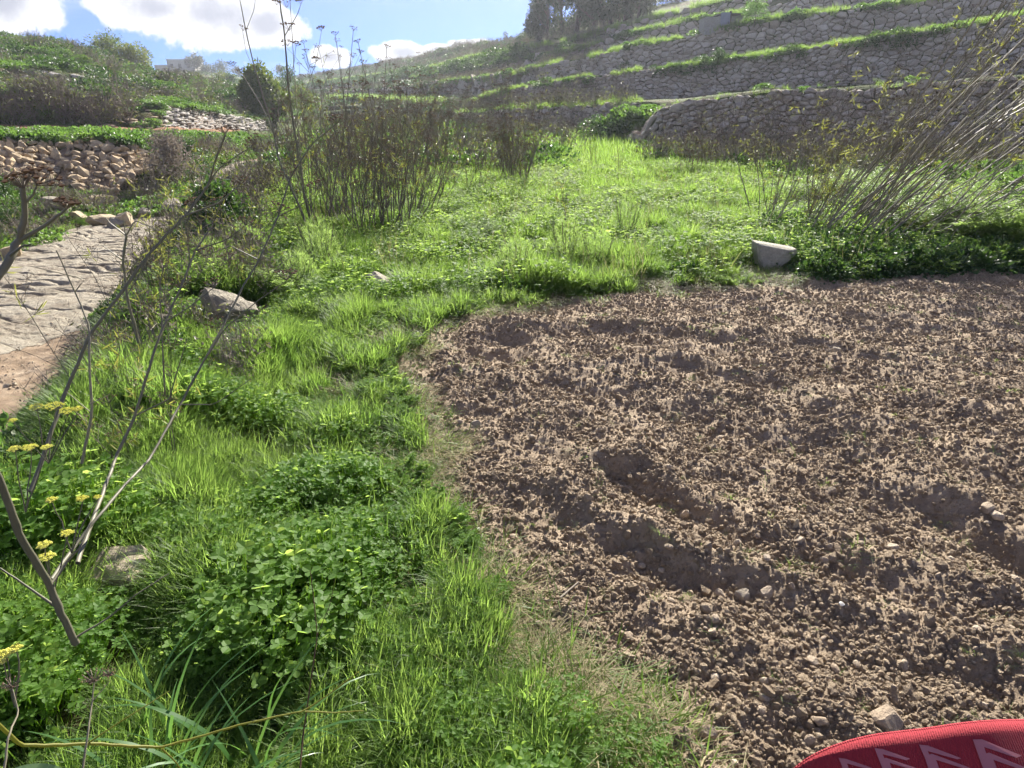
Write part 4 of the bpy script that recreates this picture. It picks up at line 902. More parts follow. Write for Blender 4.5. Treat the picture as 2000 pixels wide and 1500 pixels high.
x, y = area_pts(300, -16, 4, 17, 75, lambda x, y: (x > xbank(y)) & (x < .10*y-.6), rg, .4)
scatter('valley_bushes', on_ground(x, y), .7+.9*rg.random(len(x)), pc_bush, 'dull green bushes filling the valley floor behind the shrubs', seed=75)
x, y = area_pts(300, -16, 4, 17, 75, lambda x, y: (x > xbank(y)) & (x < .10*y-.6), rg, .4)
scatter('valley_weeds', on_ground(x, y), .7+.9*rg.random(len(x)), pc_cover, 'green growth filling the valley floor behind the shrubs', seed=76)
# ------------------------------------------------------------------ dry fennel plants
def umbel(g_, p, d_, size, rg, rays=9, seeds=True, gs=None, sr=.0035, rt=.0009):
    d_ = d_/np.linalg.norm(d_); a = np.cross(d_, [.3, .9, .1]); a /= np.linalg.norm(a)+1e-9; b = np.cross(d_, a)
    for k in range(rays):
        th = k*2.4; rr = .25+.75*math.sqrt((k+.5)/rays)
        v = d_*(1-.35*rr)+(a*math.cos(th)+b*math.sin(th))*rr*.95; tip = p+v*size*rg.uniform(.85, 1.1)
        g_.tube([p, tip], rt, rt*.7, 3)
        if seeds:
            V_ = np.array([[1, 0, 0], [-1, 0, 0], [0, 1, 0], [0, -1, 0], [0, 0, 1.], [0, 0, -1.]])*sr*rg.uniform(.7, 1.3)*[1.5, 1.5, .8]+tip
            gs.add(V_, [(0, 2, 4), (2, 1, 4), (1, 3, 4), (3, 0, 4), (2, 0, 5), (1, 2, 5), (3, 1, 5), (0, 3, 5)])
def wobble(p0, p1, rg, n=6, amp=.02, bow=None):
    t = np.linspace(0, 1, n)[:, None]; L = np.linalg.norm(p1-p0)
    o = np.cumsum(rg.normal(0, amp*L/n**.5, (n, 3)), 0); o -= o[0]+t*(o[-1]-o[0])
    q_ = p0+(p1-p0)*t+o
    if bow is not None: q_ = q_+np.asarray(bow)*np.sin(t*math.pi/2)**2
    return q_
def fennel_plant(seed, h, nst, spread, lean=(0, 0), th=.006, side=7, leaf=.4, umb=.05, lean_sd=.18, basew=.18, seedr=.0045):
    """stems, umbels with seeds, wispy yellowing leaves"""
    rg = np.random.default_rng(seed); g1, g2, g3 = Geo(), Geo(), Geo()
    for k in range(nst):
        a = rg.uniform(0, 6.283); b = np.array([math.cos(a), math.sin(a), 0])*basew*math.sqrt(rg.random()); hh = h*(.38+.62*rg.random()**1.2)
        tip = b+np.array([lean[0]*hh+rg.normal(0, lean_sd)*hh+math.cos(a)*spread*hh*rg.random(), lean[1]*hh+rg.normal(0, lean_sd*.8)*hh+math.sin(a)*spread*hh*rg.random(), hh])
        q_ = wobble(b, tip, rg, 7, .02); t_ = th*rg.uniform(.5, 1.1); g1.tube(q_, t_, t_*.35, 4)
        d_ = q_[-1]-q_[-2]; umbel(g1, q_[-1], d_, umb*rg.uniform(.7, 1.3), rg, 8, True, g2, seedr)
        for j in range(rg.integers(side//2, side+1)):
            f = rg.uniform(.3, .97); i = int(f*6); s0 = q_[i]+(q_[min(i+1, 6)]-q_[i])*(f*6-i)
            ln = hh*rg.uniform(.08, .26)*(1.15-f*.5); dr = np.array([rg.normal(0, .55)+lean[0]*.6, rg.normal(0, .55)+lean[1]*.6, rg.uniform(.5, 1.0)]); dr /= np.linalg.norm(dr)
            e_ = s0+dr*ln; br = wobble(s0, e_, rg, 4, .05); g1.tube(br, t_*.45, t_*.22, 3)
            if rg.random() < .75: umbel(g1, e_, dr, umb*rg.uniform(.4, .9), rg, 6, True, g2, seedr*.8)
            if rg.random() < .5:
                d2 = dr+rg.normal(0, .5, 3); g1.tube([br[2], br[2]+d2*ln*.4], t_*.25, t_*.15, 3)
            if rg.random() < leaf:
                for _ in range(7):
                    d3 = dr*.5+rg.normal(0, .6, 3); q3 = br[rg.integers(1, 4)]; g3.leaf(q3, d3, rg.normal(0, 1, 3), rg.uniform(.03, .09), .006)
    return g1, g2, g3
def plant(label, loc, seed, h, nst, spread, group=None, name='dry_fennel', cat='shrub', **kw):
    g1, g2, g3 = fennel_plant(seed, h, nst, spread, **kw)
    root = thing(name, label, cat, loc, group)
    link('stems', g1.me('stems', m_shrub), root, kind='stuff'); link('seed_heads', g2.me('seed_heads', m_seed), root, kind='stuff')
    if g3.n: link('wispy_leaves', g3.me('wispy_leaves', m_yleaf), root, kind='stuff')
    return root
def gp(px, py):
    a = G(px, py); return (a[0], a[1], float(H(a[0], a[1]))-.02)
GRP = 'dry fennel shrubs in the green field'
SHR = [ # px,py base, height, stems, spread, lean, label
    (748, 468, 1.55, 34, .28, (.05, .0), 'broad dense dry fennel shrub with many thin brown stems before the sunny field', .2),
    (690, 440, 1.7, 22, .20, (-.02, .1), 'dry fennel shrub with thin grey stems just beside the broad brown one', .15),
    (800, 430, 1.5, 24, .22, (.16, .1), 'dry fennel shrub with stems leaning outwards over the grass behind the broad brown one', .2),
    (640, 455, 1.6, 12, .16, (.0, .0), 'thin dry fennel near the tall twin stalks with reddish seed heads', .12),
    (610, 400, 1.5, 16, .2, (.05, .0), 'dry fennel shrub behind the tall twin stalks at the top of the bank', .15),
    (560, 400, 1.3, 10, .2, (-.12, .0), 'dry fennel leaning out over the rock bed', .12),
    (1010, 362, 1.75, 40, .22, (.02, .0), 'fan-shaped dry fennel shrub rising from a dark green base in mid field', .18),
    (880, 335, 1.7, 26, .2, (.0, .0), 'brown dry fennel shrub behind the broad brown one at mid field', .3),
    (930, 318, 1.7, 22, .2, (.0, .0), 'grey dry fennel shrub between the fan-shaped shrub and the broad brown one', .3),
    (700, 350, 1.7, 30, .2, (.0, .0), 'tangled dry fennel shrub at the top edge of the bank far behind the tall stalks', .4),
    (790, 340, 1.8, 30, .2, (.0, .0), 'tangled grey dry fennel shrub far behind the broad brown one', .4),
    (850, 300, 1.9, 26, .2, (.0, .0), 'faint dry fennel shrub farthest back towards the notch in the wall', .5),
    (1100, 300, 1.5, 20, .2, (.0, .0), 'dry fennel shrub in front of the overgrown ramp', .4),
    (1340, 345, 1.2, 22, .2, (.0, .0), 'low dark dry shrub in the sunny grass before the wall corner', .4),
    (1430, 330, 1.5, 26, .22, (.0, .0), 'brown dry shrub against the middle of the lowest wall', .4),
    (1530, 345, 1.7, 30, .22, (.1, .0), 'reddish-brown dry shrub against the lowest wall behind the leaning canes', .4),
    (1660, 360, 1.6, 34, .24, (.1, .0), 'dense yellow-tipped dry shrub against the lowest wall behind the leaning canes', .5),
    (1800, 380, 1.7, 34, .24, (.12, .0), 'dense dry shrub where the leaning canes meet the lowest wall', .5),
    (1950, 400, 1.7, 34, .24, (.12, .0), 'dense dry shrub at the far end of the lowest wall', .5)]
for k, (px, py, h, ns_, sp, ln, lb, bw) in enumerate(SHR):
    plant(lb, gp(px, py), 200+k, h*(1.2+.4*((k*37) % 10)/10), int(ns_*1.15), sp*1.4, GRP, lean=ln, basew=bw*1.9, side=13, th=.0078 if py > 380 else .0095, seedr=.007 if py > 380 else .010, leaf=.16)
for k, (x_, y_, h, ns_, lb) in enumerate([(-1.75, 2.7, .75, 5, 'small tangle of thin brown twigs on the bank above the pale half-hidden stone'), (-2.05, 3.3, .9, 6, 'thin reddish twigs with seed heads in front of the dark bank edge'), (-2.35, 4.1, 1.0, 8, 'tangle of thin brown twigs beside the grey-tan boulder'), (-2.6, 4.9, 1.0, 8, 'thin brown twigs standing on the bank edge before the ochre dirt'),
        (-2.9, 5.8, 1.1, 10, 'airy reddish-brown twigs against the pale rock bed'), (-2.3, 5.6, .9, 8, 'short brown twigs in the grass behind the grey-tan boulder'), (-3.2, 7.0, 1.2, 12, 'airy brown twigs in front of the dark leafy bush')]):
    plant(lb, (x_, y_, float(H(x_, y_))-.02), 280+k, h, ns_, .3, 'thin dead twigs on the bank', name='dry_twig_plant', cat='plant', basew=.2, side=12, th=.0032, seedr=.0035, umb=.035, leaf=.3)
# thin single dry plants standing in the field
for k, (px, py, h, ns_, lb) in enumerate([(585, 430, 1.4, 14, 'wispy dry fennel on the bank edge just before the tall twin stalks'), (660, 420, 1.7, 18, 'wispy dry fennel behind the thin one with reddish seed heads'), (720, 400, 1.8, 20, 'wispy dry fennel filling the gap behind the broad brown shrub'), (840, 400, 1.6, 18, 'wispy dry fennel spreading towards the fan-shaped shrub'), (900, 385, 1.2, 12, 'small wispy dry fennel at the sunny side of the broad brown shrub'), (780, 380, 1.8, 20, 'pale wispy dry fennel behind the slender dark upright stalk')]):
    plant(lb, gp(px, py), 260+k, h*1.1, ns_, .25, GRP, basew=.4, side=12, th=.006, seedr=.007, leaf=.16)
SOLO = [(1108, 470, 1.0, 4, 'pair of thin dry stalks standing in the grass near the dark fennel tufts'), (1245, 440, .8, 3, 'wispy dry stalk in the sunny grass behind the dark fennel tuft'), (960, 400, .7, 3, 'short dry stalk in the grass before the fan-shaped shrub'),
        (1160, 340, 1.0, 5, 'thin dry stalks in the grass below the ramp'), (1210, 350, 1.2, 5, 'grey dry stalks in the grass near the wall corner'), (1290, 372, .8, 4, 'small dry stalk in the sunniest part of the field'),
        (1400, 420, .8, 4, 'small dry twigs in the grass near the dark double-stemmed plant')]
for k, (px, py, h, ns_, lb) in enumerate(SOLO): plant(lb, gp(px, py), 300+k, h, ns_, .1, name='dry_stalk', cat='plant', side=5, basew=.06, th=.005)
plant('dark double-stemmed dry plant standing tall in front of the wall beside the leaning canes', gp(1490, 448), 320, 1.55, 7, .15, name='dry_stalk', cat='plant', side=9, th=.011, lean=(.02, 0), basew=.12)
plant('dark dry plant with brown seed clusters just beside the pale propped stone', gp(1565, 462), 321, 1.4, 10, .2, name='dry_stalk', cat='plant', side=9, th=.007, lean=(.02, 0), basew=.15)
plant('clump of upright brown stalks between the dark double-stemmed plant and the canes', gp(1600, 440), 322, 1.6, 16, .15, name='dry_stalk', cat='plant', side=7, th=.006, lean=(.04, 0), basew=.25)
# two very tall stalks on the bank, drawn from their nodes
def stalk(label, nodes, r0, r1, branches=(), heads=(), mat=None, seed=0, name='dry_stalk', k=7, hs=.045, hr=.004, seedmat=None, cat='plant', rays=12, nodes_on=True):
    rg = np.random.default_rng(seed+700); pts = np.array([P(*n) for n in nodes]); base = pts[0].copy()
    S = np.concatenate([[0], np.cumsum(np.linalg.norm(np.diff(pts, axis=0), axis=1))]); m = max(12, len(nodes)*4)
    ss = np.linspace(0, S[-1], m); q_ = np.stack([np.interp(ss, S, pts[:, j]) for j in range(3)], -1); q_ = q_+rg.normal(0, 1, q_.shape)*r0*.12
    root = thing(name, label, cat, base); g_ = Geo(); rad = np.linspace(r0, r1, m)
    if nodes_on: rad = rad*(1+.14*(np.arange(m) % 5 == 3))
    g_.tube(q_-base, rad, k=k)
    link('stem', g_.me('stem', mat or m_stalk, True), root)
    for br in branches:
        bp = np.array([P(*n) for n in br[1]]); g_ = Geo(); n_ = max(5, len(bp)*3); Sb = np.concatenate([[0], np.cumsum(np.linalg.norm(np.diff(bp, axis=0), axis=1))]); sb = np.linspace(0, Sb[-1], n_)
        qb = np.stack([np.interp(sb, Sb, bp[:, j]) for j in range(3)], -1)+rg.normal(0, 1, (n_, 3))*br[0]*.15; g_.tube(qb-base, br[0], br[0]*.5, 5)
        link('branch', g_.me('branch', mat or m_stalk, True), root)
    for hd in heads:
        p = P(*hd[:3])-base; d_ = np.array(hd[3]) if len(hd) > 3 else np.array([rg.normal(0, .3), rg.normal(0, .3), 1.]); s_ = hd[4] if len(hd) > 4 else hs
        g_, g2_ = Geo(), Geo(); umbel(g_, p, d_, s_, rg, rays, True, g2_, hr, .0011)
        o = link('seed_head', g_.me('seed_head', m_twig), root); link('seeds', g2_.me('seeds', seedmat or m_seed), o, kind='stuff')
    return root
Y0 = 9.0
stalk('tallest twin stalk rising from the bank top into the sky with dark seed clusters', [(612, 452, Y0), (595, 385, Y0), (574, 245, Y0), (563, 175, Y0), (556, 70, Y0), (546, 0, Y0), (541, -60, Y0)], .018, .006,
      [(.006, [(556, 70, Y0), (580, 30, Y0), (588, 8, Y0)]), (.005, [(563, 175, Y0), (575, 120, Y0-.1), (578, 90, Y0-.1)]), (.007, [(595, 385, Y0), (585, 280, Y0+.1), (576, 160, Y0+.1), (570, 60, Y0+.1), (566, -10, Y0+.1)]),
       (.005, [(574, 245, Y0), (600, 170, Y0), (618, 120, Y0), (628, 60, Y0)])],
      [(588, 8, Y0), (578, 90, Y0-.1), (566, -10, Y0+.1), (540, 10, Y0), (628, 60, Y0), (565, 60, Y0, (0, 0, 1), .1), (562, 90, Y0, (0, 0, 1), .08), (560, 15, Y0, (0, 0, 1), .12), (618, 120, Y0)], seed=1, hs=.06, hr=.010, mat=m_cane)
stalk('second tall grey stalk bending from the bank across the sky', [(604, 452, Y0-.3), (577, 385, Y0-.3), (546, 315, Y0-.3), (530, 240, Y0-.3), (500, 143, Y0-.3), (480, 60, Y0-.3), (465, -20, Y0-.3)], .016, .004,
      [(.006, [(577, 385, Y0-.3), (518, 217, Y0-.2), (472, 143, Y0-.2)]), (.004, [(500, 143, Y0-.3), (480, 100, Y0-.3), (474, 60, Y0-.3)]), (.004, [(480, 60, Y0-.3), (496, 20, Y0-.3), (500, -10, Y0-.3)])],
      [(472, 143, Y0-.2), (474, 60, Y0-.3), (500, -10, Y0-.3), (455, 130, Y0-.2)], seed=2, hs=.06, hr=.007, mat=m_cane)
for k, (bx, by, tx, ty, lb) in enumerate([(640, 440, 690, 60, 'tall thin stalk with pale umbels against the small cloud'), (690, 440, 655, 70, 'tall thin stalk forking into umbels between the twin stalks and the small cloud'),
        (720, 450, 755, 95, 'tall thin stalk ending in one dark seed cluster against the far cloud'), (760, 440, 700, 85, 'tall thin stalk with a forked tip above the broad brown shrub'), (800, 430, 760, 120, 'slender dark upright stalk inside the broad brown shrub')]):
    mx, my = (bx+tx)/2+8, (by+ty)/2
    stalk(lb, [(bx, by, 9), (mx, my, 9.1), (tx, ty, 9.2)], .009, .003, [(.003, [(mx, my, 9.1), (mx-25, my-70, 9.1), (mx-34, my-105, 9.1)]), (.003, [((mx+tx)/2, (my+ty)/2, 9.15), ((mx+tx)/2+22, (my+ty)/2-50, 9.1)]), (.003, [(mx, my, 9.1), (mx+20, my-60, 9.1), (mx+38, my-85, 9.1)])],
          [(tx, ty, 9.2), (mx-34, my-105, 9.1), ((mx+tx)/2+22, (my+ty)/2-50, 9.1), (mx+38, my-85, 9.1)], seed=10+k, hs=.055, hr=.006, mat=m_twig)
# ------------------------------------------------------------------ leaning canes
rg = np.random.default_rng(77)
cane_root = thing('leaning_canes', 'sheaf of long pale fennel canes leaning out over the far corner of the soil', 'plant', gp(1640, 478)); cb = np.array(cane_root.location)
g3 = Geo(); gs_ = Geo(); gt_ = Geo()
def canecluster(n, x0, x1, y0, y1, a0, a1, l0, l1, th):
    for k in range(n):
        b = np.array(gp(rg.uniform(x0, x1), rg.uniform(y0, y1))); a = R(rg.uniform(a0, a1)); ln = rg.uniform(l0, l1)
        dr = np.array([math.cos(a), rg.normal(-.02, .12), math.sin(a)]); e_ = b+dr*ln; q_ = wobble(b, e_, rg, 9, .03, (ln*rg.uniform(-.05, .16), 0, ln*rg.uniform(-.08, .08))); q_ -= cb
        g_ = Geo(); t_ = th*rg.uniform(.55, 1.15); g_.tube(q_, t_, t_*.4, 5); link('cane', g_.me('cane', m_cane, True), cane_root)
        for j in range(6):
            f = rg.uniform(.25, 1); i = min(int(f*8), 7); s0 = q_[i]; d2 = dr*.6+rg.normal(0, .45, 3); l2 = rg.uniform(.1, .35)
            br = wobble(s0, s0+d2*l2, rg, 4, .05); gt_.tube(br, t_*.4, t_*.2, 3)
            if rg.random() < .35:
                for _ in range(11): g3.leaf(br[rg.integers(1, 4)], d2*.4+rg.normal(0, .6, 3), rg.normal(0, 1, 3), rg.uniform(.04, .1), .009)
            else: umbel(gt_, br[-1], d2, .05, rg, 7, True, gs_, .005)
canecluster(46, 1560, 1700, 462, 492, 36, 76, 2.8, 6.6, .010)
canecluster(28, 1690, 1900, 470, 500, 26, 64, 2.4, 4.8, .008)
canecluster(30, 1460, 1640, 455, 480, 46, 86, 1.4, 3.0, .006)
canecluster(24, 1850, 2100, 400, 480, 26, 56, 2.2, 4.0, .009)
link('side_twigs', gt_.me('side_twigs', m_twig), cane_root, kind='stuff'); link('wispy_leaves', g3.me('wispy_leaves', m_yleaf), cane_root, kind='stuff'); link('seed_heads', gs_.me('seed_heads', m_seed), cane_root, kind='stuff')
# leafy mass beneath the canes
def mass(name, label, pts, sc, pcx, seed): scatter(name, pts, sc, pcx, label, seed=seed)
x = rg.uniform(3.6, 11.5, 520); y = 7.6+.25*(x-3.6)*.2+rg.uniform(-.4, 2.2, 520)
mass('cane_foot_herbs', 'tangled herbs under the leaning canes', on_ground(x, y, .0), .35+.4*rg.random(520), pc_cover, 90)
x = rg.uniform(3.4, 11.5, 420); y = 7.4+rg.uniform(-.3, 1.6, 420); y = np.where(clear(x, y), y, y+1.2)
mass('cane_foot_bushes', 'dark undergrowth below the leaning canes', on_ground(x, y, .0), .3+.45*rg.random(420), pc_bush, 91)
x = rg.uniform(5.2, 12, 300); y = rg.uniform(7.4, 12, 300)
mass('cane_fennel', 'feathery green fennel behind the leaning canes', on_ground(x, y, .1), 1.2+1.4*rg.random(300), pc_fennel, 92)
x = rg.uniform(7.3, 12, 160); y = rg.uniform(8, 12.5, 160)
mass('cane_end_growth', 'yellow-green growth at the edge of the canes', on_ground(x, y, .35), .7+.6*rg.random(160), pc_cover, 93)
# ------------------------------------------------------------------ dark feathery fennel tufts
for k, (px, py, h, rr, lb) in enumerate([(1222, 478, .62, .28, 'round blue-green feathery fennel tuft alone in the sunny grass'), (1105, 520, .62, .30, 'dark feathery fennel tuft at the field edge above the bare soil'),
        (1165, 530, .5, .28, 'dark fennel tuft leaning over the soil edge beside a reddish blade'), (1010, 545, .48, .32, 'low shaded fennel tuft at the corner of the bare soil'), (628, 540, .62, .3, 'bright feathery fennel tuft on the bank between the two grey boulders'),
        (590, 575, .42, .26, 'dark shaded fennel tuft on the bank behind the tan boulder'), (480, 520, .4, .34, 'pale blue-green feathery cushion on the bank edge'), (420, 560, .36, .3, 'lower blue-green feathery cushion on the bank edge above the tan boulder')]):
    root = thing('fennel_tuft', lb, 'plant', gp(px, py)); g_ = Geo(); rg = np.random.default_rng(400+k)
    for _ in range(900):
        a = rg.uniform(0, 6.283); f = rg.random(); rad = rr*math.sqrt(rg.random()); zz = h*f; p0 = np.array([math.cos(a)*rad*(1.05-.5*f), math.sin(a)*rad*(1.05-.5*f), zz*(1-.4*(rad/rr)**2)])
        for _ in range(3): g_.leaf(p0, np.array([math.cos(a)*.6, math.sin(a)*.6, 1.])+rg.normal(0, .45, 3), rg.normal(0, 1, 3), rg.uniform(.03, .075), .0035)
    link('fronds', g_.me('fronds', m_fern), root)
    g_ = Geo()
    for _ in range(14):
        a = rg.uniform(0, 6.283); g_.tube([np.zeros(3), np.array([math.cos(a)*rr*.4, math.sin(a)*rr*.4, h*.5]), np.array([math.cos(a)*rr*.6, math.sin(a)*rr*.6, h*.9])], .005, .002, 4)
    link('stems', g_.me('stems', m_stalk), root, kind='stuff')
# ------------------------------------------------------------------ stalks close to the camera, over the bank
stalk('thick grey-green dead stalk slanting up over the rock bed from the yellow flowers', [(60, 960, 1.75), (125, 775, 2.0), (176, 654, 2.1), (235, 574, 2.2), (293, 493, 2.3), (359, 423, 2.4), (403, 368, 2.5), (423, 308, 2.5), (440, 262, 2.5)], .0066, .003,
      [(.004, [(359, 423, 2.4), (430, 395, 2.4), (470, 360, 2.4)]), (.003, [(293, 493, 2.3), (270, 540, 2.25), (240, 590, 2.2)]), (.003, [(403, 368, 2.5), (425, 330, 2.5), (500, 280, 2.5)])],
      [(440, 262, 2.5), (470, 360, 2.4), (500, 280, 2.5), (380, 400, 2.45)], seed=20, hs=.03)
stalk('long grey-green dead stalk crossing the bank beside the thick one', [(150, 1100, 1.5), (227, 893, 2.0), (264, 812, 2.1), (301, 687, 2.2), (323, 629, 2.3), (356, 555, 2.4), (381, 489, 2.5), (414, 442, 2.6), (430, 400, 2.6)], .0064, .0025,
      [(.003, [(323, 629, 2.3), (370, 600, 2.3), (420, 560, 2.3)]), (.003, [(381, 489, 2.5), (440, 470, 2.5), (480, 440, 2.5)]), (.003, [(264, 812, 2.1), (330, 780, 2.1), (365, 662, 2.1)])],
      [(430, 400, 2.6), (420, 560, 2.3), (480, 440, 2.5), (445, 510, 2.5)], seed=21, hs=.035)
stalk('longest dark stalk arching over the grassy bank up to the twin stalks', [(100, 1132, 1.35), (140, 1074, 1.5), (190, 1012, 1.6), (240, 952, 1.75), (293, 896, 1.95), (352, 790, 2.2), (396, 709, 2.35), (433, 643, 2.5), (477, 555, 2.7), (506, 508, 2.8), (543, 423, 3.0), (567, 346, 3.1), (610, 280, 3.2), (658, 241, 3.25)], .0046, .003,
      [(.003, [(396, 709, 2.35), (440, 640, 2.4), (500, 590, 2.4), (560, 548, 2.4)]), (.0025, [(352, 790, 2.2), (420, 790, 2.2), (490, 740, 2.2)]), (.003, [(543, 423, 3.0), (590, 400, 3.0), (620, 370, 3.0)]), (.003, [(506, 508, 2.8), (450, 480, 2.8), (400, 500, 2.8)])],
      [(658, 241, 3.25), (560, 548, 2.4), (620, 370, 3.0), (567, 346, 3.1), (430, 640, 2.5), (400, 500, 2.8), (545, 415, 3.0)], seed=22, hs=.045, hr=.005)
stalk('pale forked bare stem standing upright against the rock bed', [(271, 669, 3.0), (249, 585, 3.0), (240, 508, 3.0), (246, 460, 3.0)], .007, .005, [(.004, [(246, 460, 3.0), (213, 434, 3.0), (206, 425, 3.0)]), (.004, [(246, 460, 3.0), (264, 430, 3.0), (310, 450, 3.0)]), (.003, [(246, 460, 3.0), (240, 425, 3.0)]), (.003, [(240, 508, 3.0), (200, 480, 3.0)]), (.003, [(249, 535, 3.), (285, 487, 3.)])], seed=23, mat=m_cane)
stalk('thin pale upright stalk rising behind the yellow flowers', [(160, 905, 1.9), (180, 808, 1.95), (174, 698, 2.0), (176, 640, 2.05), (147, 570, 2.1), (110, 489, 2.1)], .0048, .0018, [(.002, [(180, 808, 1.95), (130, 765, 1.95)]), (.002, [(174, 790, 1.95), (215, 770, 1.95)]), (.0018, [(147, 570, 2.1), (165, 545, 2.1), (60, 520, 2.1)])], seed=24, mat=m_cane)
stalk('thin brown dead stalk standing in the grass among the brown seed heads', [(322, 770, 2.8), (316, 650, 2.8), (312, 560, 2.8), (318, 525, 2.8)], .004, .002, [(.002, [(316, 650, 2.8), (290, 610, 2.8)]), (.002, [(312, 590, 2.8), (350, 560, 2.8)])], [(318, 525, 2.8), (290, 610, 2.8), (350, 560, 2.8)], seed=25, mat=m_twig)
stalk('small dark twig carrying a seed cluster above the ochre dirt', [(372, 520, 4.6), (367, 470, 4.6), (365, 440, 4.6), (372, 405, 4.6)], .005, .002, [(.003, [(367, 470, 4.6), (392, 440, 4.6)]), (.003, [(365, 470, 4.6), (352, 432, 4.6)])], [(372, 405, 4.6), (392, 440, 4.6), (367, 475, 4.6), (380, 482, 4.6)], seed=26, mat=m_twig)
stalk('dark forked stem with big brown seed heads close by over the rock bed', [(-40, 590, 1.15), (0, 535, 1.2), (38, 470, 1.25), (48, 420, 1.25), (46, 368, 1.25)], .0085, .0045, [(.0045, [(40, 468, 1.25), (90, 440, 1.25), (130, 408, 1.25)]), (.003, [(46, 400, 1.25), (65, 380, 1.25), (72, 362, 1.25)]), (.003, [(20, 500, 1.2), (45, 480, 1.2), (60, 478, 1.2)])],
      [(46, 368, 1.25, (-.3, 0, 1), .032), (72, 362, 1.25, (.7, 0, .8), .035), (130, 408, 1.25, (.2, 0, 1), .02)], seed=27, hr=.0045, rays=16)
stalk('thick bare grey stalk leaning across the clover', [(-30, 880, .98), (0, 940, 1.0), (40, 1048, 1.02), (96, 1140, 1.05), (120, 1200, 1.05), (150, 1256, 1.06)], .0062, .007, [(.0035, [(100, 1142, 1.05), (130, 1098, 1.1), (155, 1070, 1.1), (180, 1020, 1.15)]), (.003, [(116, 1190, 1.05), (60, 1150, 1.05), (0, 1110, 1.05)]), (.0022, [(150, 1244, 1.06), (215, 1205, 1.1), (260, 1165, 1.1), (330, 1120, 1.15)])], seed=28)
stalk('orange and green stem running low over the broad grass', [(-40, 1380, .74), (0, 1418, .76), (40, 1456, .78), (110, 1455, .8), (172, 1452, .82), (250, 1457, .84), (312, 1460, .86), (380, 1442, .88), (460, 1418, .9), (530, 1402, .92), (596, 1388, .94), (640, 1358, .96), (700, 1312, .98)], .0034, .0012,
      [(.0018, [(596, 1390, .94), (650, 1392, .95), (710, 1388, .96)]), (.0018, [(316, 1462, .86), (335, 1480, .86), (360, 1510, .86)]), (.0015, [(172, 1452, .82), (250, 1400, .85), (330, 1350, .9)])], seed=29, mat=m_yleaf)
stalk('thin reddish upright stem rising from the grass near the bare soil', [(586, 1500, .95), (592, 1436, 1.0), (610, 1310, 1.05), (620, 1240, 1.1), (612, 1165, 1.15), (606, 1115, 1.15)], .0018, .0008, [(.0009, [(620, 1240, 1.1), (645, 1180, 1.1), (655, 1130, 1.1)])], seed=30, mat=m_seed)
UG = 'dried umbel stars over the broad grass'
stalk('dried star-shaped umbel on a grey stem close beside the lowest stem', [(6, 1520, .72), (16, 1440, .76), (36, 1390, .8), (24, 1344, .82)], .0022, .001, [], [(24, 1344, .82, (0, 0, 1), .018)], seed=31, mat=m_cane, hr=.0012, rays=18, nodes_on=False)
stalk('dried double umbel on a grey upright stem over the broad grass', [(160, 1510, .76), (172, 1430, .8), (180, 1370, .84), (184, 1332, .86)], .002, .001, [(.001, [(180, 1370, .84), (215, 1330, .86)])], [(184, 1332, .86, (0, 0, 1), .022), (215, 1320, .86, (0, 0, 1), .012)], seed=32, mat=m_cane, hr=.0012, rays=18, nodes_on=False)
# yellow fennel flowers
def yellow(label, base, heads, seed):
    rg = np.random.default_rng(seed); b = P(*base); root = thing('fennel_flower', label, 'flower', b)
    for hx, hy, hY, s_ in heads:
        p = P(hx, hy, hY)-b; g_ = Geo(); g_.tube(wobble(np.zeros(3), p-np.array([0, 0, s_*.8]), rg, 6, .03), .0022, .0013, 4); st_ = link('flower_stem', g_.me('flower_stem', m_stalk, True), root)
        g_, g2_ = Geo(), Geo(); p0 = p-np.array([0, 0, s_*.8])
        for k in range(11):
            th = k*2.4; rr = .2+.8*math.sqrt(k/11); e_ = p0+np.array([math.cos(th)*rr*s_, math.sin(th)*rr*s_, s_*(.9-.25*rr)]); g_.tube([p0, e_], .0009, .0007, 3)
            for _ in range(13):
                q_ = e_+rg.normal(0, 1, 3)*[s_*.13, s_*.13, s_*.05]; V_ = np.array([[1, 0, 0], [-1, 0, 0], [0, 1, 0], [0, -1, 0], [0, 0, 1.]])*.0025+q_; g2_.add(V_, [(0, 2, 4), (2, 1, 4), (1, 3, 4), (3, 0, 4)])
        u_ = link('umbel', g_.me('umbel', m_stalk), root); link('florets', g2_.me('florets', m_yellow), u_)
yellow('wide yellow fennel umbels highest above the dirt edge', (95, 905, 1.75), [(70, 793, 1.78, .020), (105, 790, 1.82, .026), (130, 800, 1.76, .022), (150, 797, 1.8, .016), (25, 820, 1.7, .010)], 61)
yellow('pair of yellow fennel umbels lower beside the thick stalk', (50, 1000, 1.5), [(28, 875, 1.5, .014), (58, 872, 1.54, .017), (90, 872, 1.52, .013)], 62)
yellow('flat yellow umbels seen edge-on under the thick stalk', (140, 1080, 1.4), [(100, 975, 1.4, .012), (160, 972, 1.44, .013), (190, 970, 1.42, .008)], 63)
yellow('small yellow buds in front of the pale half-hidden stone', (100, 1180, 1.2), [(85, 1062, 1.2, .014), (92, 1085, 1.2, .016), (130, 1040, 1.22, .012)], 64)
yellow('tiny yellow buds close at the edge of the clover', (30, 1380, .95), [(10, 1275, .95, .012), (30, 1265, .97, .010), (5, 1290, .95, .008)], 65)
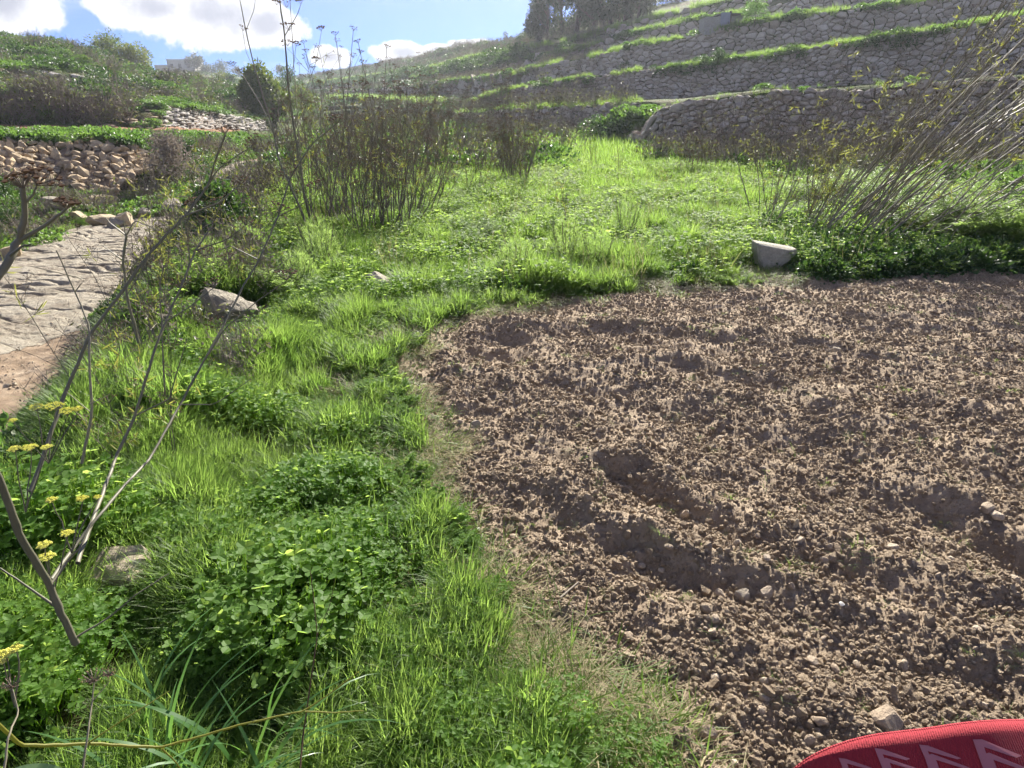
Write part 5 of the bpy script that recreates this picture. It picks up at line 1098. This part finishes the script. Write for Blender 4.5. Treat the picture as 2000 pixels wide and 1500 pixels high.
# ------------------------------------------------------------------ broad grass plant and the big pale leaf
rg = np.random.default_rng(88)
root = thing('broad_grass', 'clump of wide blue-green grass blades arching near the low stem', 'plant', gp(400, 1520)); b0 = np.array(root.location)
for k in range(46):
    px, py = rg.uniform(250, 560), rg.uniform(1440, 1700); bb = G(px, py); bb[2] = H(bb[0], bb[1]); a = rg.uniform(0, 6.283)
    g_ = Geo(); g_.blade(bb-b0, (math.cos(a), math.sin(a), rg.uniform(0, .35)), rg.uniform(.30, .55), rg.uniform(.009, .017), rg.uniform(.8, 2.2), 9); link('blade', g_.me('blade', m_grassdark, True), root)
# large strap leaf
p = P(100, 1512, .74); root = thing('squill_leaf', 'large smooth pale green strap leaf lying low under the orange and green stem', 'plant', p)
g_ = Geo(); n = 12; t = np.linspace(0, 1, n); cxl = np.stack([-.09+.15*t, .0-.02*t, -.02+.022*np.sin(t*2.6)], -1); wd = .020*np.sin(np.clip(t*.9+.12, 0, 1)*math.pi)**.6+.002
Vv = []
for i in range(n):
    for j, sj in enumerate((-1, -.5, 0, .5, 1)): Vv.append(cxl[i]+np.array([.1, 1, 0])*sj*wd[i]+np.array([0, 0, abs(sj)*.008]))
F = [(i*5+j, i*5+j+1, (i+1)*5+j+1, (i+1)*5+j) for i in range(n-1) for j in range(4)]
link('leaf', mesh('leaf', np.array(Vv), np.array(F), m_paleleaf, True), root)
# ------------------------------------------------------------------ boulders and stones
def boulder(label, px, py, wpx, hpx, mat, z=None, seed=0, name='boulder', dz=.25, sy=.8, cuts=9, rz=0, rough=.06, group=None, tilt=(0, 0), cat='rock'):
    """px,py: where its visible foot stands; size given by how wide and high it shows"""
    if z is None: a = G(px, py); a = np.array([a[0], a[1], float(H(a[0], a[1]))]); a2 = G(px, py, a[2]); a = np.array([a2[0], a2[1], float(H(a2[0], a2[1]))])
    else: a = G(px, py, z)
    dist = math.hypot(a[0], a[1], CAMZ-a[2]); sx = wpx/FPX*dist/2; sz_ = hpx/FPX*dist/1.85
    o = link(name, rock(seed, sx, sx*sy, sz_, mat, 4 if sx > .1 else 3, cuts+5, rough, (.45, .85))); o.location = (a[0], a[1]+sx*sy*.6, a[2]+sz_*dz); o.rotation_euler = (tilt[0], tilt[1], rz)
    o['label'] = label; o['category'] = cat
    if group: o['group'] = group
    return o
boulder('grey-tan boulder half sunk in the bank grass under the crossing stalks', 428, 640, 120, 84, m_boulder, None, 501, dz=.62, rough=.12)
boulder('squat grey boulder in the grass at the corner of the bare soil', 738, 572, 72, 44, m_boulder, None, 502, dz=.75)
boulder('pale rough stone half hidden by clover below the yellow buds', 205, 1165, 150, 105, m_paleboulder, None, 503, dz=.2, rz=.5, rough=.14)
boulder('large rounded grey boulder at the far edge of the rock bed', 338, 418, 66, 40, m_boulder, -.9, 504)
boulder('angular ochre boulder standing at the edge of the rock bed', 238, 440, 42, 40, m_ochre, -.9, 505, cuts=12)
boulder('low ochre boulder just beside the angular one', 195, 438, 54, 30, m_ochre, -.9, 506)
boulder('flat grey-topped boulder in front of the angular ochre one', 222, 442, 40, 22, m_boulder, -.9, 507)
boulder('long ochre boulder at the foot of the rubble wall', 190, 400, 56, 26, m_ochre, -.85, 508)
boulder('small dark boulder below the long ochre one', 162, 408, 30, 16, m_boulder, -.85, 509)
boulder('small grey boulder at the end of the lush growth', 278, 424, 26, 22, m_boulder, -.9, 510)
boulder('small brown boulder beside the large rounded grey one', 300, 416, 30, 24, m_boulder, -.9, 511)
boulder('tilted grey slab among herbs across the rock bed', 92, 420, 62, 40, m_boulder, -.8, 512, cuts=12)
boulder('cream-coloured stone lying under the tilted grey slab', 92, 424, 30, 18, m_paleboulder, -.95, 513)
boulder('low brown stones heap stone next to the ochre boulders', 135, 436, 60, 30, m_ochre, -.95, 514, name='stone')
boulder('small round stone between the slab and the rubble wall', 130, 408, 24, 14, m_boulder, -.8, 515, name='stone')
boulder('pale flat stone at the near edge of the far verge', 66, 455, 34, 18, m_paleboulder, -.9, 516, name='stone')
boulder('tan stone block resting on the rock bed verge', 12, 500, 50, 30, m_ochre, -.9, 517, name='stone')
boulder('flat grey pebble on the ochre dirt near the bank foot', 12, 757, 16, 7, m_paleboulder, -.98, 518, name='stone')
boulder('round grey pebble beside the flat one on the ochre dirt', 26, 753, 12, 7, m_paleboulder, -.98, 519, name='stone')
boulder('ochre stone sitting on the bank above the rubble wall', 296, 300, 34, 22, m_ochre, .0, 520, name='stone')
# the pale propped stone: a wedge with a flat sloping top
a = G(1508, 528); a = np.array([a[0], a[1], 0]); prof = [(-.20, .30), (-.05, .275), (.16, .235), (.245, .225), (.25, .17), (.20, .10), (.10, .02), (.02, -.1), (-.10, -.1), (-.16, .08), (-.195, .2)]
prof = np.array(prof)*[.98, .86]; n = len(prof); Vv = []
for s, off in ((.86, -.13), (1, -.09), (1, .08), (.86, .12)):
    c0 = prof.mean(0)
    for p_ in prof: q_ = c0+(p_-c0)*s; Vv.append((q_[0], off+.012*math.sin(q_[0]*31+off*40)+.03*q_[1], q_[1]))
Vv.append((prof.mean(0)[0], -.145, prof.mean(0)[1])); Vv.append((prof.mean(0)[0], .13, prof.mean(0)[1]))
F = [(k*n+i, k*n+(i+1) % n, (k+1)*n+(i+1) % n, (k+1)*n+i) for k in range(3) for i in range(n)]+[((i+1) % n, i, 4*n) for i in range(n)]+[(3*n+i, 3*n+(i+1) % n, 4*n+1) for i in range(n)]
o = link('boulder', mesh('boulder', Vv, F, m_block)); o.location = (a[0], a[1]+.1, .03); o['label'] = 'pale wedge-shaped stone block propped upright at the far edge of the soil'; o['category'] = 'rock'
bv = o.modifiers.new('bevel', 'BEVEL'); bv.width = .012; bv.segments = 2
PEB = [(1453, 1172, 34, 30, m_paleboulder, 'pinkish round stone at the head of a dark furrow'), (1500, 1164, 28, 28, m_pebble, 'brown round stone just behind the pinkish one'), (1408, 1164, 24, 18, m_pebble, 'small tan stone in front of the pinkish one'), (1385, 1455, 40, 44, m_pebble, 'upright tan stone in the lower corner of the soil'),
       (1738, 1425, 62, 46, m_pebble, 'largest stone at the rim of the red cloth'), (1340, 1004, 24, 26, m_pebble, 'upright brown stone beside a sprout in mid soil'), (1608, 1420, 34, 20, m_pebble, 'flat buried stone beyond the largest one'), (1556, 1030, 18, 22, m_ochre, 'yellowish shard standing in the soil'),
       (1634, 684, 20, 12, m_paleboulder, 'pale stone far out in the soil towards the propped block'), (930, 832, 28, 16, m_paleboulder, 'cream stone near the straw edge in mid soil'), (818, 845, 24, 20, m_paleboulder, 'buff stone under the straw edge'), (1000, 745, 12, 16, m_ochre, 'small pointed tan stone by the far furrow'),
       (1565, 1062, 26, 16, m_pebble, 'flat brown stone in line with the yellowish shard'), (1480, 1058, 16, 14, m_pebble, 'little dark stone above the furrow'), (1497, 1100, 20, 14, m_pebble, 'little brown stone on the furrow crest'), (1625, 962, 30, 12, m_pebble, 'thin dark stone sliver lying in the soil'), (1595, 1000, 22, 14, m_pebble, 'rounded brown lump near the thin sliver'),
       (1935, 1000, 30, 20, m_pebble, 'tan stone towards the sunny side of the soil'), (1940, 1040, 26, 18, m_pebble, 'buff stone just below the tan one on the sunny side'), (1745, 1075, 26, 18, m_pebble, 'tan stone between two furrows'), (1765, 1310, 24, 24, m_pebble, 'round tan stone on the shaded furrow near the cloth'), (1590, 1298, 24, 16, m_pebble, 'flat tan stone near the shaded furrow'),
       (1075, 1200, 20, 16, m_pebble, 'brown stone beside the fallen twigs'), (1390, 1245, 24, 20, m_pebble, 'brown stone below the furrow'), (1220, 1050, 20, 12, m_pebble, 'dark stone at the start of the furrow'), (1310, 1060, 18, 14, m_pebble, 'tan stone in the furrow bank'), (955, 935, 16, 10, m_pebble, 'brown stone close to the straw edge')]
for k, (px, py, wp, hp, mt, lb) in enumerate(PEB):
    boulder(lb, px, py, wp, hp, mt, None, 600+k, name='stone', dz=.35, cuts=8, cat='stone', rz=k)
for k, (px, py, lb) in enumerate([(1642, 1185, 'white snail shell lying on the soil below the furrow'), (934, 1020, 'white snail shell next to the pale stick')]):
    a = G(px, py); z = float(H(a[0], a[1])); g_ = Geo(); th = np.linspace(0, 4.2*math.pi, 40); rr = .010*np.exp(-th*.16); sp = np.stack([rr*np.cos(th), rr*np.sin(th), .010*(1-np.exp(-th*.14))], -1)
    g_.tube(sp, rr*.55, k=8); o = link('snail_shell', g_.me('snail_shell', MATS['shell'] if 'shell' in MATS else rockmat('shell', (.7, .68, .62), (.75, .72, .66), (.6, .56, .5), 60, .2, 100), True)); o.location = (a[0], a[1], z+.006); o.rotation_euler = (.4, .3, k); o['label'] = lb; o['category'] = 'shell'
# fallen sticks
def stick(label, pts, r_, mat=m_twig):
    b = G(*pts[0]); q_ = []
    for px, py in pts: a = G(px, py); q_.append((a[0], a[1], float(H(a[0], a[1]))+.012))
    q_ = np.array(q_); S = np.linspace(0, 1, 10); q2 = np.stack([np.interp(S, np.linspace(0, 1, len(q_)), q_[:, j]) for j in range(3)], -1); b = q2[0].copy()
    g_ = Geo(); g_.tube(q2-b, r_, r_*.7, 6); o = link('stick', g_.me('stick', mat, True)); o.location = b; o['label'] = label; o['category'] = 'stick'
stick('short pale stick pointing at the snail shell by the straw edge', [(943, 985), (936, 1012)], .007, m_straw); stick('short thick grey stick lying alone on the soil', [(1094, 1165), (1130, 1128)], .005)
stick('long thin twig lying across the edge of the soil', [(1008, 1160), (1060, 1170), (1110, 1185), (1160, 1205)], .0022); stick('forked thin twig crossing the long one', [(1074, 1178), (1076, 1215), (1080, 1250)], .002)
stick('curved pale root lying near the lower weeds', [(1100, 1290), (1120, 1340), (1112, 1370), (1090, 1382)], .0022, m_straw); stick('pale dead stem beside the upright tan stone', [(1390, 1475), (1372, 1500), (1366, 1520)], .004, m_straw)
# ------------------------------------------------------------------ trees and buildings on the hills
def tree(label, px, py, Y, h, wd, mat, seed, name='tree', cat='tree', clumps=16, leaves=260, trunk=.12, lsz=.35, base=.25, tall=1.0, cls=1.0, lw=.3):
    rg = np.random.default_rng(seed); b = P(px, py, Y); root = thing(name, label, cat, b); g_ = Geo(); gl = Geo()
    top = np.array([rg.normal(0, .04)*h, rg.normal(0, .04)*h, h*.9]); q_ = wobble(np.array([0, 0, -.5]), top, rg, 7, .03); g_.tube(q_, h*trunk*.25, h*trunk*.05, 6)
    for k in range(clumps):
        f = base+(1-base)*rg.random(); a = rg.uniform(0, 6.283); rad = wd*.5*math.sin(math.pi*min(.98, (f-base)/(1-base)*.8+.2))*rg.uniform(.35, 1)
        cc = np.array([math.cos(a)*rad, math.sin(a)*rad, h*f]); i = min(int(f*5), 6); g_.tube(wobble(q_[i], cc, rg, 4, .06), h*trunk*.07, h*trunk*.02, 4)
        rc = wd*.24*rg.uniform(.6, 1.15)*cls
        for _ in range(leaves//clumps*2):
            v = rg.normal(0, 1, 3); v /= np.linalg.norm(v); p_ = cc+v*rc*rg.random()**.4*[1, 1, tall]; gl.leaf(p_, v+rg.normal(0, .8, 3)+[0, 0, -.5], rg.normal(0, 1, 3), lsz*rg.uniform(.5, 1.2), lsz*lw)
    link('trunk', g_.me('trunk', m_trunk, True), root); link('crown', gl.me('crown', mat), root); return root
for k, (px, py, h, wd, lb) in enumerate([(1050, 78, 5.2, 3.2, 'outermost small tree of the dark grove on the hill crest with sky showing through'), (1068, 74, 10.5, 5.0, 'ragged eucalyptus at the edge of the grove on the hill crest'), (1098, 72, 12.0, 5.6, 'tall ragged eucalyptus second in the grove on the crest'), (1128, 70, 13, 5.6, 'dense dark eucalyptus in the middle of the grove'),
        (1158, 66, 13, 6, 'dense brownish eucalyptus in the middle of the grove beside the gap'), (1192, 56, 12, 5, 'eucalyptus with bright gaps in its crown beyond the middle of the grove'), (1218, 48, 12, 5.4, 'broad eucalyptus near the upper end of the grove'), (1244, 36, 9, 5, 'last eucalyptus at the upper end of the grove next to the terraces')]):
    tree(lb, px, py, float(np.interp(px, [1050, 1250], [96, 78])), h*.84, wd*.9, m_euca, 800+k, 'eucalyptus_tree', clumps=30, leaves=2400, lsz=.42, base=.12, tall=1.6, trunk=.1, cls=.62)
tree('lone small round tree on the crest before the grove', 990, 92, 150, 2.6, 2.6, m_euca, 820, clumps=12, leaves=500, lsz=.35, base=.3)
tree('big leaning olive-green bush at the bend of the valley', 514, 230, 60, 3.4, 3.7, m_olive, 821, 'large_bush', 'bush', 30, 6000, .12, .30, .0, cls=1.0, lw=.5)
tree('yellow-green acacia bush on the crest of the grassy slope', 222, 128, 92, 3.0, 6.5, m_olive, 822, 'large_bush', 'bush', 26, 1800, .1, .36, .1, cls=.9)
tree('lower acacia bush beside the yellow-green one on the crest', 262, 140, 92, 2.5, 5.5, m_olive, 823, 'large_bush', 'bush', 22, 1500, .1, .36, .1, cls=.9)
tree('dark layered little conifer behind the acacia bushes', 291, 143, 110, 3.4, 1.6, m_euca, 824, 'small_conifer', 'tree', 12, 260, .08, .25, .2, cls=.6)
tree('wind-shaped tree standing alone on the distant skyline', 386, 138, 262, 4.6, 6.0, m_euca, 825, 'tree', 'tree', 14, 700, .1, .7, .4)
tree('pale bare little tree beside the distant house', 369, 138, 262, 4.2, 3.0, m_scrub, 826, 'tree', 'tree', 12, 200, .1, .5, .4)
tree('flat bush on the distant skyline beside the lone tree', 404, 141, 262, 2.4, 6, m_euca, 827, 'bush', 'bush', 12, 500, .1, .6, .1); tree('wide dark bush farther along the distant skyline', 430, 144, 262, 3, 9, m_euca, 828, 'bush', 'bush', 14, 700, .1, .6, .1)
tree('small tree on the distant skyline near the tall stalks', 465, 151, 262, 3.2, 3.4, m_euca, 829, 'tree', 'tree', 10, 400, .1, .5, .2); tree('low tree far off where the two hills meet', 548, 156, 262, 4., 4.5, m_euca, 830, 'tree', 'tree', 10, 400, .1, .5, .2)
tree('round yellow-green bush on the distant hill', 436, 178, 150, 3.2, 4.5, m_olive, 831, 'bush', 'bush', 12, 700, .1, .4, .05); tree('dark rounded bush next to the yellow-green one on the distant hill', 452, 178, 150, 3., 4., m_bush, 832, 'bush', 'bush', 12, 700, .1, .4, .05)
tree('dark bush low behind the twin stalks in the valley', 568, 195, 90, 3.2, 3.6, m_bush, 833, 'bush', 'bush', 12, 900, .1, .3, .05); tree('yellow-tipped bush in the valley behind the twin stalks', 592, 222, 60, 1.9, 2.6, m_olive, 834, 'bush', 'bush', 10, 700, .1, .2, .05)
tree('round dark shrub hanging over the lip of the tall terrace wall', 1402, 132, 38.2, .75, 1.0, m_bush, 835, 'shrub', 'bush', 12, 1100, .1, .09, .0); tree('dark shrub on the first meadow of the slope by a rock outcrop', 200, 198, 46, 1.6, 2.8, m_bush, 836, 'shrub', 'bush', 12, 900, .1, .2, .0)
tree('bushy green shrub on the terrace beside the shed', 1475, 36, 47, 1.0, 2.0, m_cover, 837, 'shrub', 'bush', 10, 800, .1, .12, .0); tree('dark leafy bush clinging to the bank edge over the rock bed', 440, 465, 8.2, .62, .85, m_bush, 838, 'shrub', 'bush', 16, 1500, .1, .055, .0, lw=.8); tree('second dark leafy bush on the bank just above the dirt', 425, 492, 7.4, .42, .7, m_bush, 839, 'shrub', 'bush', 14, 1100, .1, .05, .0, lw=.8)
tree('grey scrubby bush at the corner of the rubble wall', 340, 335, 21, .9, 1.8, m_scrub, 840, 'shrub', 'bush', 14, 900, .1, .12, .0); tree('blue-green scrub bush behind the end of the rubble wall', 378, 350, 23.5, 1.1, 1.7, m_bush, 841, 'shrub', 'bush', 14, 1200, .1, .10, .0); tree('dark bush near the small boulders across the rock bed', 18, 425, 14.6, .7, 1.0, m_bush, 842, 'shrub', 'bush', 12, 900, .1, .07, .0)
def simplemat(name, col_, rough=.8):
    m, t, o = newmat(name); g = N(t, 'ShaderNodeNewGeometry'); nz_ = N(t, 'ShaderNodeTexNoise', i_Scale=4.0, i_Detail=4.0); t.links.new(g.outputs['Position'], nz_.inputs['Vector'])
    p = N(t, 'ShaderNodeBsdfPrincipled', i_Roughness=rough); t.links.new(mixc(t, nz_.outputs['Fac'], tuple(c_*.75 for c_ in col_), tuple(min(1, c_*1.2) for c_ in col_)), p.inputs['Base Color']); t.links.new(p.outputs[0], o.inputs[0]); return m
m_plaster = simplemat('plaster', (.52, .48, .40)); m_metal = simplemat('painted_metal', (.24, .26, .34), .5); m_dark = simplemat('dark_opening', (.03, .03, .035)); m_white = simplemat('whitewash', (.75, .74, .70))
def box(x0, x1, y0, y1, z0, z1):
    Vb = [(x, y, z) for x in (x0, x1) for y in (y0, y1) for z in (z0, z1)]; return np.array(Vb, float), np.array([(0, 1, 3, 2), (4, 6, 7, 5), (0, 4, 5, 1), (2, 3, 7, 6), (0, 2, 6, 4), (1, 5, 7, 3)])
def boxes(name, parent, mat, *bs):
    g_ = Geo()
    for b in bs: Vb, Fb = box(*b); g_.add(Vb, None, Fb)
    return link(name, g_.me(name, mat), parent)
b = P(1418, 54, 48.5); sh = thing('shed', 'small shed with a blue-grey metal door standing on an upper terrace', 'shed', b)
boxes('stone_side', sh, m_greywall, (-1.35, -.42, 0, 1.6, -.4, .62)); boxes('rear_walls', sh, m_greywall, (-.42, 1.4, .3, 1.6, -.4, .70)); dr_ = boxes('door', sh, m_metal, (-.42, .18, -.06, .0, -.3, .86)); boxes('door_post', sh, m_wallback, (.19, .27, -.05, .3, -.4, .95)); boxes('roof', sh, m_dark, (-.45, 1.5, -.05, 1.7, .74, .82)); boxes('handle', dr_, m_dark, (.08, .11, -.09, -.065, .2, .34))
b = P(349, 141, 262); hs_ = thing('farmhouse', 'small pale flat-roofed farmhouse on the distant skyline', 'building', b); boxes('wall', hs_, m_plaster, (-3.6, 6, 0, 7, -2, 3.9)); boxes('roof', hs_, m_white, (-3.8, 6.2, -.2, 7.2, 3.9, 4.2))
for x0 in (-2.4, .4, 3.4): boxes('window', hs_, m_dark, (x0, x0+.9, -.05, .0, 1.4, 2.7))
b = P(322, 142, 265); hs_ = thing('outbuilding', 'low outbuilding beyond the farmhouse on the distant skyline', 'building', b); boxes('wall', hs_, m_plaster, (-3.2, 3.4, 0, 5, -2, 2.2)); boxes('roof', hs_, m_plaster, (-3.4, 3.6, -.2, 5.2, 2.2, 2.5)); boxes('doorway', hs_, m_dark, (-.6, .6, -.05, .0, -.6, 1.5))
b = P(370, 158, 225); hs_ = thing('whitewashed_hut', 'tiny whitewashed hut on the distant hill below the farmhouse', 'building', b); boxes('wall', hs_, m_white, (-1.6, 1.6, 0, 2.5, -1.5, 1.3)); boxes('roof', hs_, m_plaster, (-1.7, 1.7, -.1, 2.6, 1.3, 1.5)); boxes('doorway', hs_, m_dark, (-.4, .3, -.05, .0, -.8, .8))
# ------------------------------------------------------------------ red cloth
m_red, t, o_ = newmat('red_knit'); tcn = N(t, 'ShaderNodeTexCoord'); wv = N(t, 'ShaderNodeTexWave', i_Scale=110.0, i_Distortion=1.5); t.links.new(tcn.outputs['Object'], wv.inputs['Vector'])
nz_ = N(t, 'ShaderNodeTexNoise', i_Scale=400.0, i_Detail=3.0); t.links.new(tcn.outputs['Object'], nz_.inputs['Vector'])
p_ = N(t, 'ShaderNodeBsdfPrincipled', i_Roughness=.85); p_.inputs['Sheen Weight'].default_value = .15; p_.inputs['Sheen Tint'].default_value = (1, .3, .35, 1)
t.links.new(mixc(t, nz_.outputs['Fac'], (.24, .008, .016), (.38, .018, .030)), p_.inputs['Base Color']); bm_ = N(t, 'ShaderNodeBump', i_Strength=.8, i_Distance=.001); t.links.new(M_(t, 'ADD', wv.outputs['Fac'], nz_.outputs['Fac']), bm_.inputs['Height']); t.links.new(bm_.outputs[0], p_.inputs['Normal']); t.links.new(p_.outputs[0], o_.inputs[0])
m_pink = simplemat('pale_print', (.42, .15, .16), .9)
edge_px = [(1480, 1600), (1520, 1540), (1553, 1500), (1585, 1478), (1610, 1466), (1660, 1448), (1700, 1439), (1745, 1432), (1800, 1428), (1850, 1419), (1900, 1412), (1950, 1409), (2000, 1409), (2060, 1410), (2150, 1418)]
YC_ = .62
e3 = np.array([P(px, py, YC_) for px, py in edge_px]); base = e3[6].copy(); root = thing('red_cloth', 'red knitted cloth with rolled hem and pale chevron print over the soil', 'cloth', base)
S = np.concatenate([[0], np.cumsum(np.linalg.norm(np.diff(e3, axis=0), axis=1))]); ss = np.linspace(0, S[-1], 60); e4 = np.stack([np.interp(ss, S, e3[:, j]) for j in range(3)], -1)
for j in range(3): e4[:, j] = smooth(e4[:, j], 7)
down = np.array([0, -.16, -.115]); rws = []
for f in np.linspace(0, 1, 14): rws.append(e4+down*f+np.array([0, 0, 1])*(.012*math.sin(f*2.2))*1.0+np.array([.05, 0, 0])*f)
Vv = np.concatenate(rws)-base; n = 60; F = np.array([(k*n+i, k*n+i+1, (k+1)*n+i+1, (k+1)*n+i) for k in range(13) for i in range(n-1)])
o = link('fabric', mesh('fabric', Vv, F, m_red, True), root); sm_ = o.modifiers.new('thick', 'SOLIDIFY'); sm_.thickness = .004; sm_.offset = -1
g_ = Geo(); g_.tube(e4-base, .0028, k=8); link('hem', g_.me('hem', m_red, True), root)
def cpt(px, py):   # point on the cloth sheet seen at px,py
    dd = P(px, py, 1.0)-np.array([0, 0, CAMZ]); best = None
    for r in range(13):
        for i in range(0, 59):
            pass
    return dd
from mathutils.bvhtree import BVHTree
bvh = BVHTree.FromPolygons([tuple(v+base) for v in Vv], [tuple(f) for f in F])
def hit(px, py):
    dd = Vector(P(px, py, 1.0)-np.array([0, 0, CAMZ])).normalized(); h_, n_, _, _ = bvh.ray_cast(Vector((0, 0, CAMZ)), dd)
    return None if h_ is None else np.array(h_)-np.array(dd)*.006
CHV = [ # apex; long arm end; second chevron below
    [(1900, 1444), (1918, 1444), (1996, 1476), (1985, 1480), (1922, 1459), (1936, 1500), (1920, 1500)], [(1916, 1474), (1932, 1470), (2010, 1502), (1998, 1504), (1940, 1484), (1952, 1512), (1924, 1512)],
    [(1795, 1454), (1812, 1456), (1878, 1481), (1870, 1483), (1812, 1467), (1828, 1500), (1815, 1500)], [(1806, 1477), (1820, 1472), (1896, 1500), (1886, 1502), (1828, 1484), (1838, 1510), (1816, 1510)],
    [(1708, 1461), (1724, 1463), (1778, 1482), (1770, 1485), (1724, 1473), (1736, 1502), (1724, 1502)], [(1720, 1484), (1730, 1480), (1790, 1500), (1780, 1503), (1738, 1490), (1744, 1508), (1726, 1508)],
    [(1638, 1480), (1652, 1482), (1704, 1500), (1694, 1502), (1654, 1491), (1662, 1510), (1650, 1510)]]
for ch in CHV:
    pp = [hit(*q_) for q_ in ch]
    if any(q_ is None for q_ in pp): continue
    pa = np.array(pp)-base
    # apex, upper edge, arm tip, arm under, inner corner, leg end right, leg end left
    link('chevron', mesh('chevron', pa, [(0, 1, 4), (1, 2, 3), (1, 3, 4), (0, 4, 6), (4, 5, 6)], m_pink), root)
# ------------------------------------------------------------------ haze volume, also standing in for the lens glare veil
Vb, Fb = box(-345, 345, -345, 345, -9, 44)
m_haze, t, o_ = newmat('haze'); pv = N(t, 'ShaderNodeVolumePrincipled'); pv.inputs['Color'].default_value = (.86, .90, 1, 1); pv.inputs['Density'].default_value = .00045; pv.inputs['Anisotropy'].default_value = .5; t.links.new(pv.outputs[0], o_.inputs['Volume'])
USE_HAZE = True
if USE_HAZE: hz = link('haze', mesh('haze', Vb, Fb, m_haze)); hz['kind'] = 'stuff'; hz['label'] = 'thin sunlit valley haze, also standing in for lens glare'
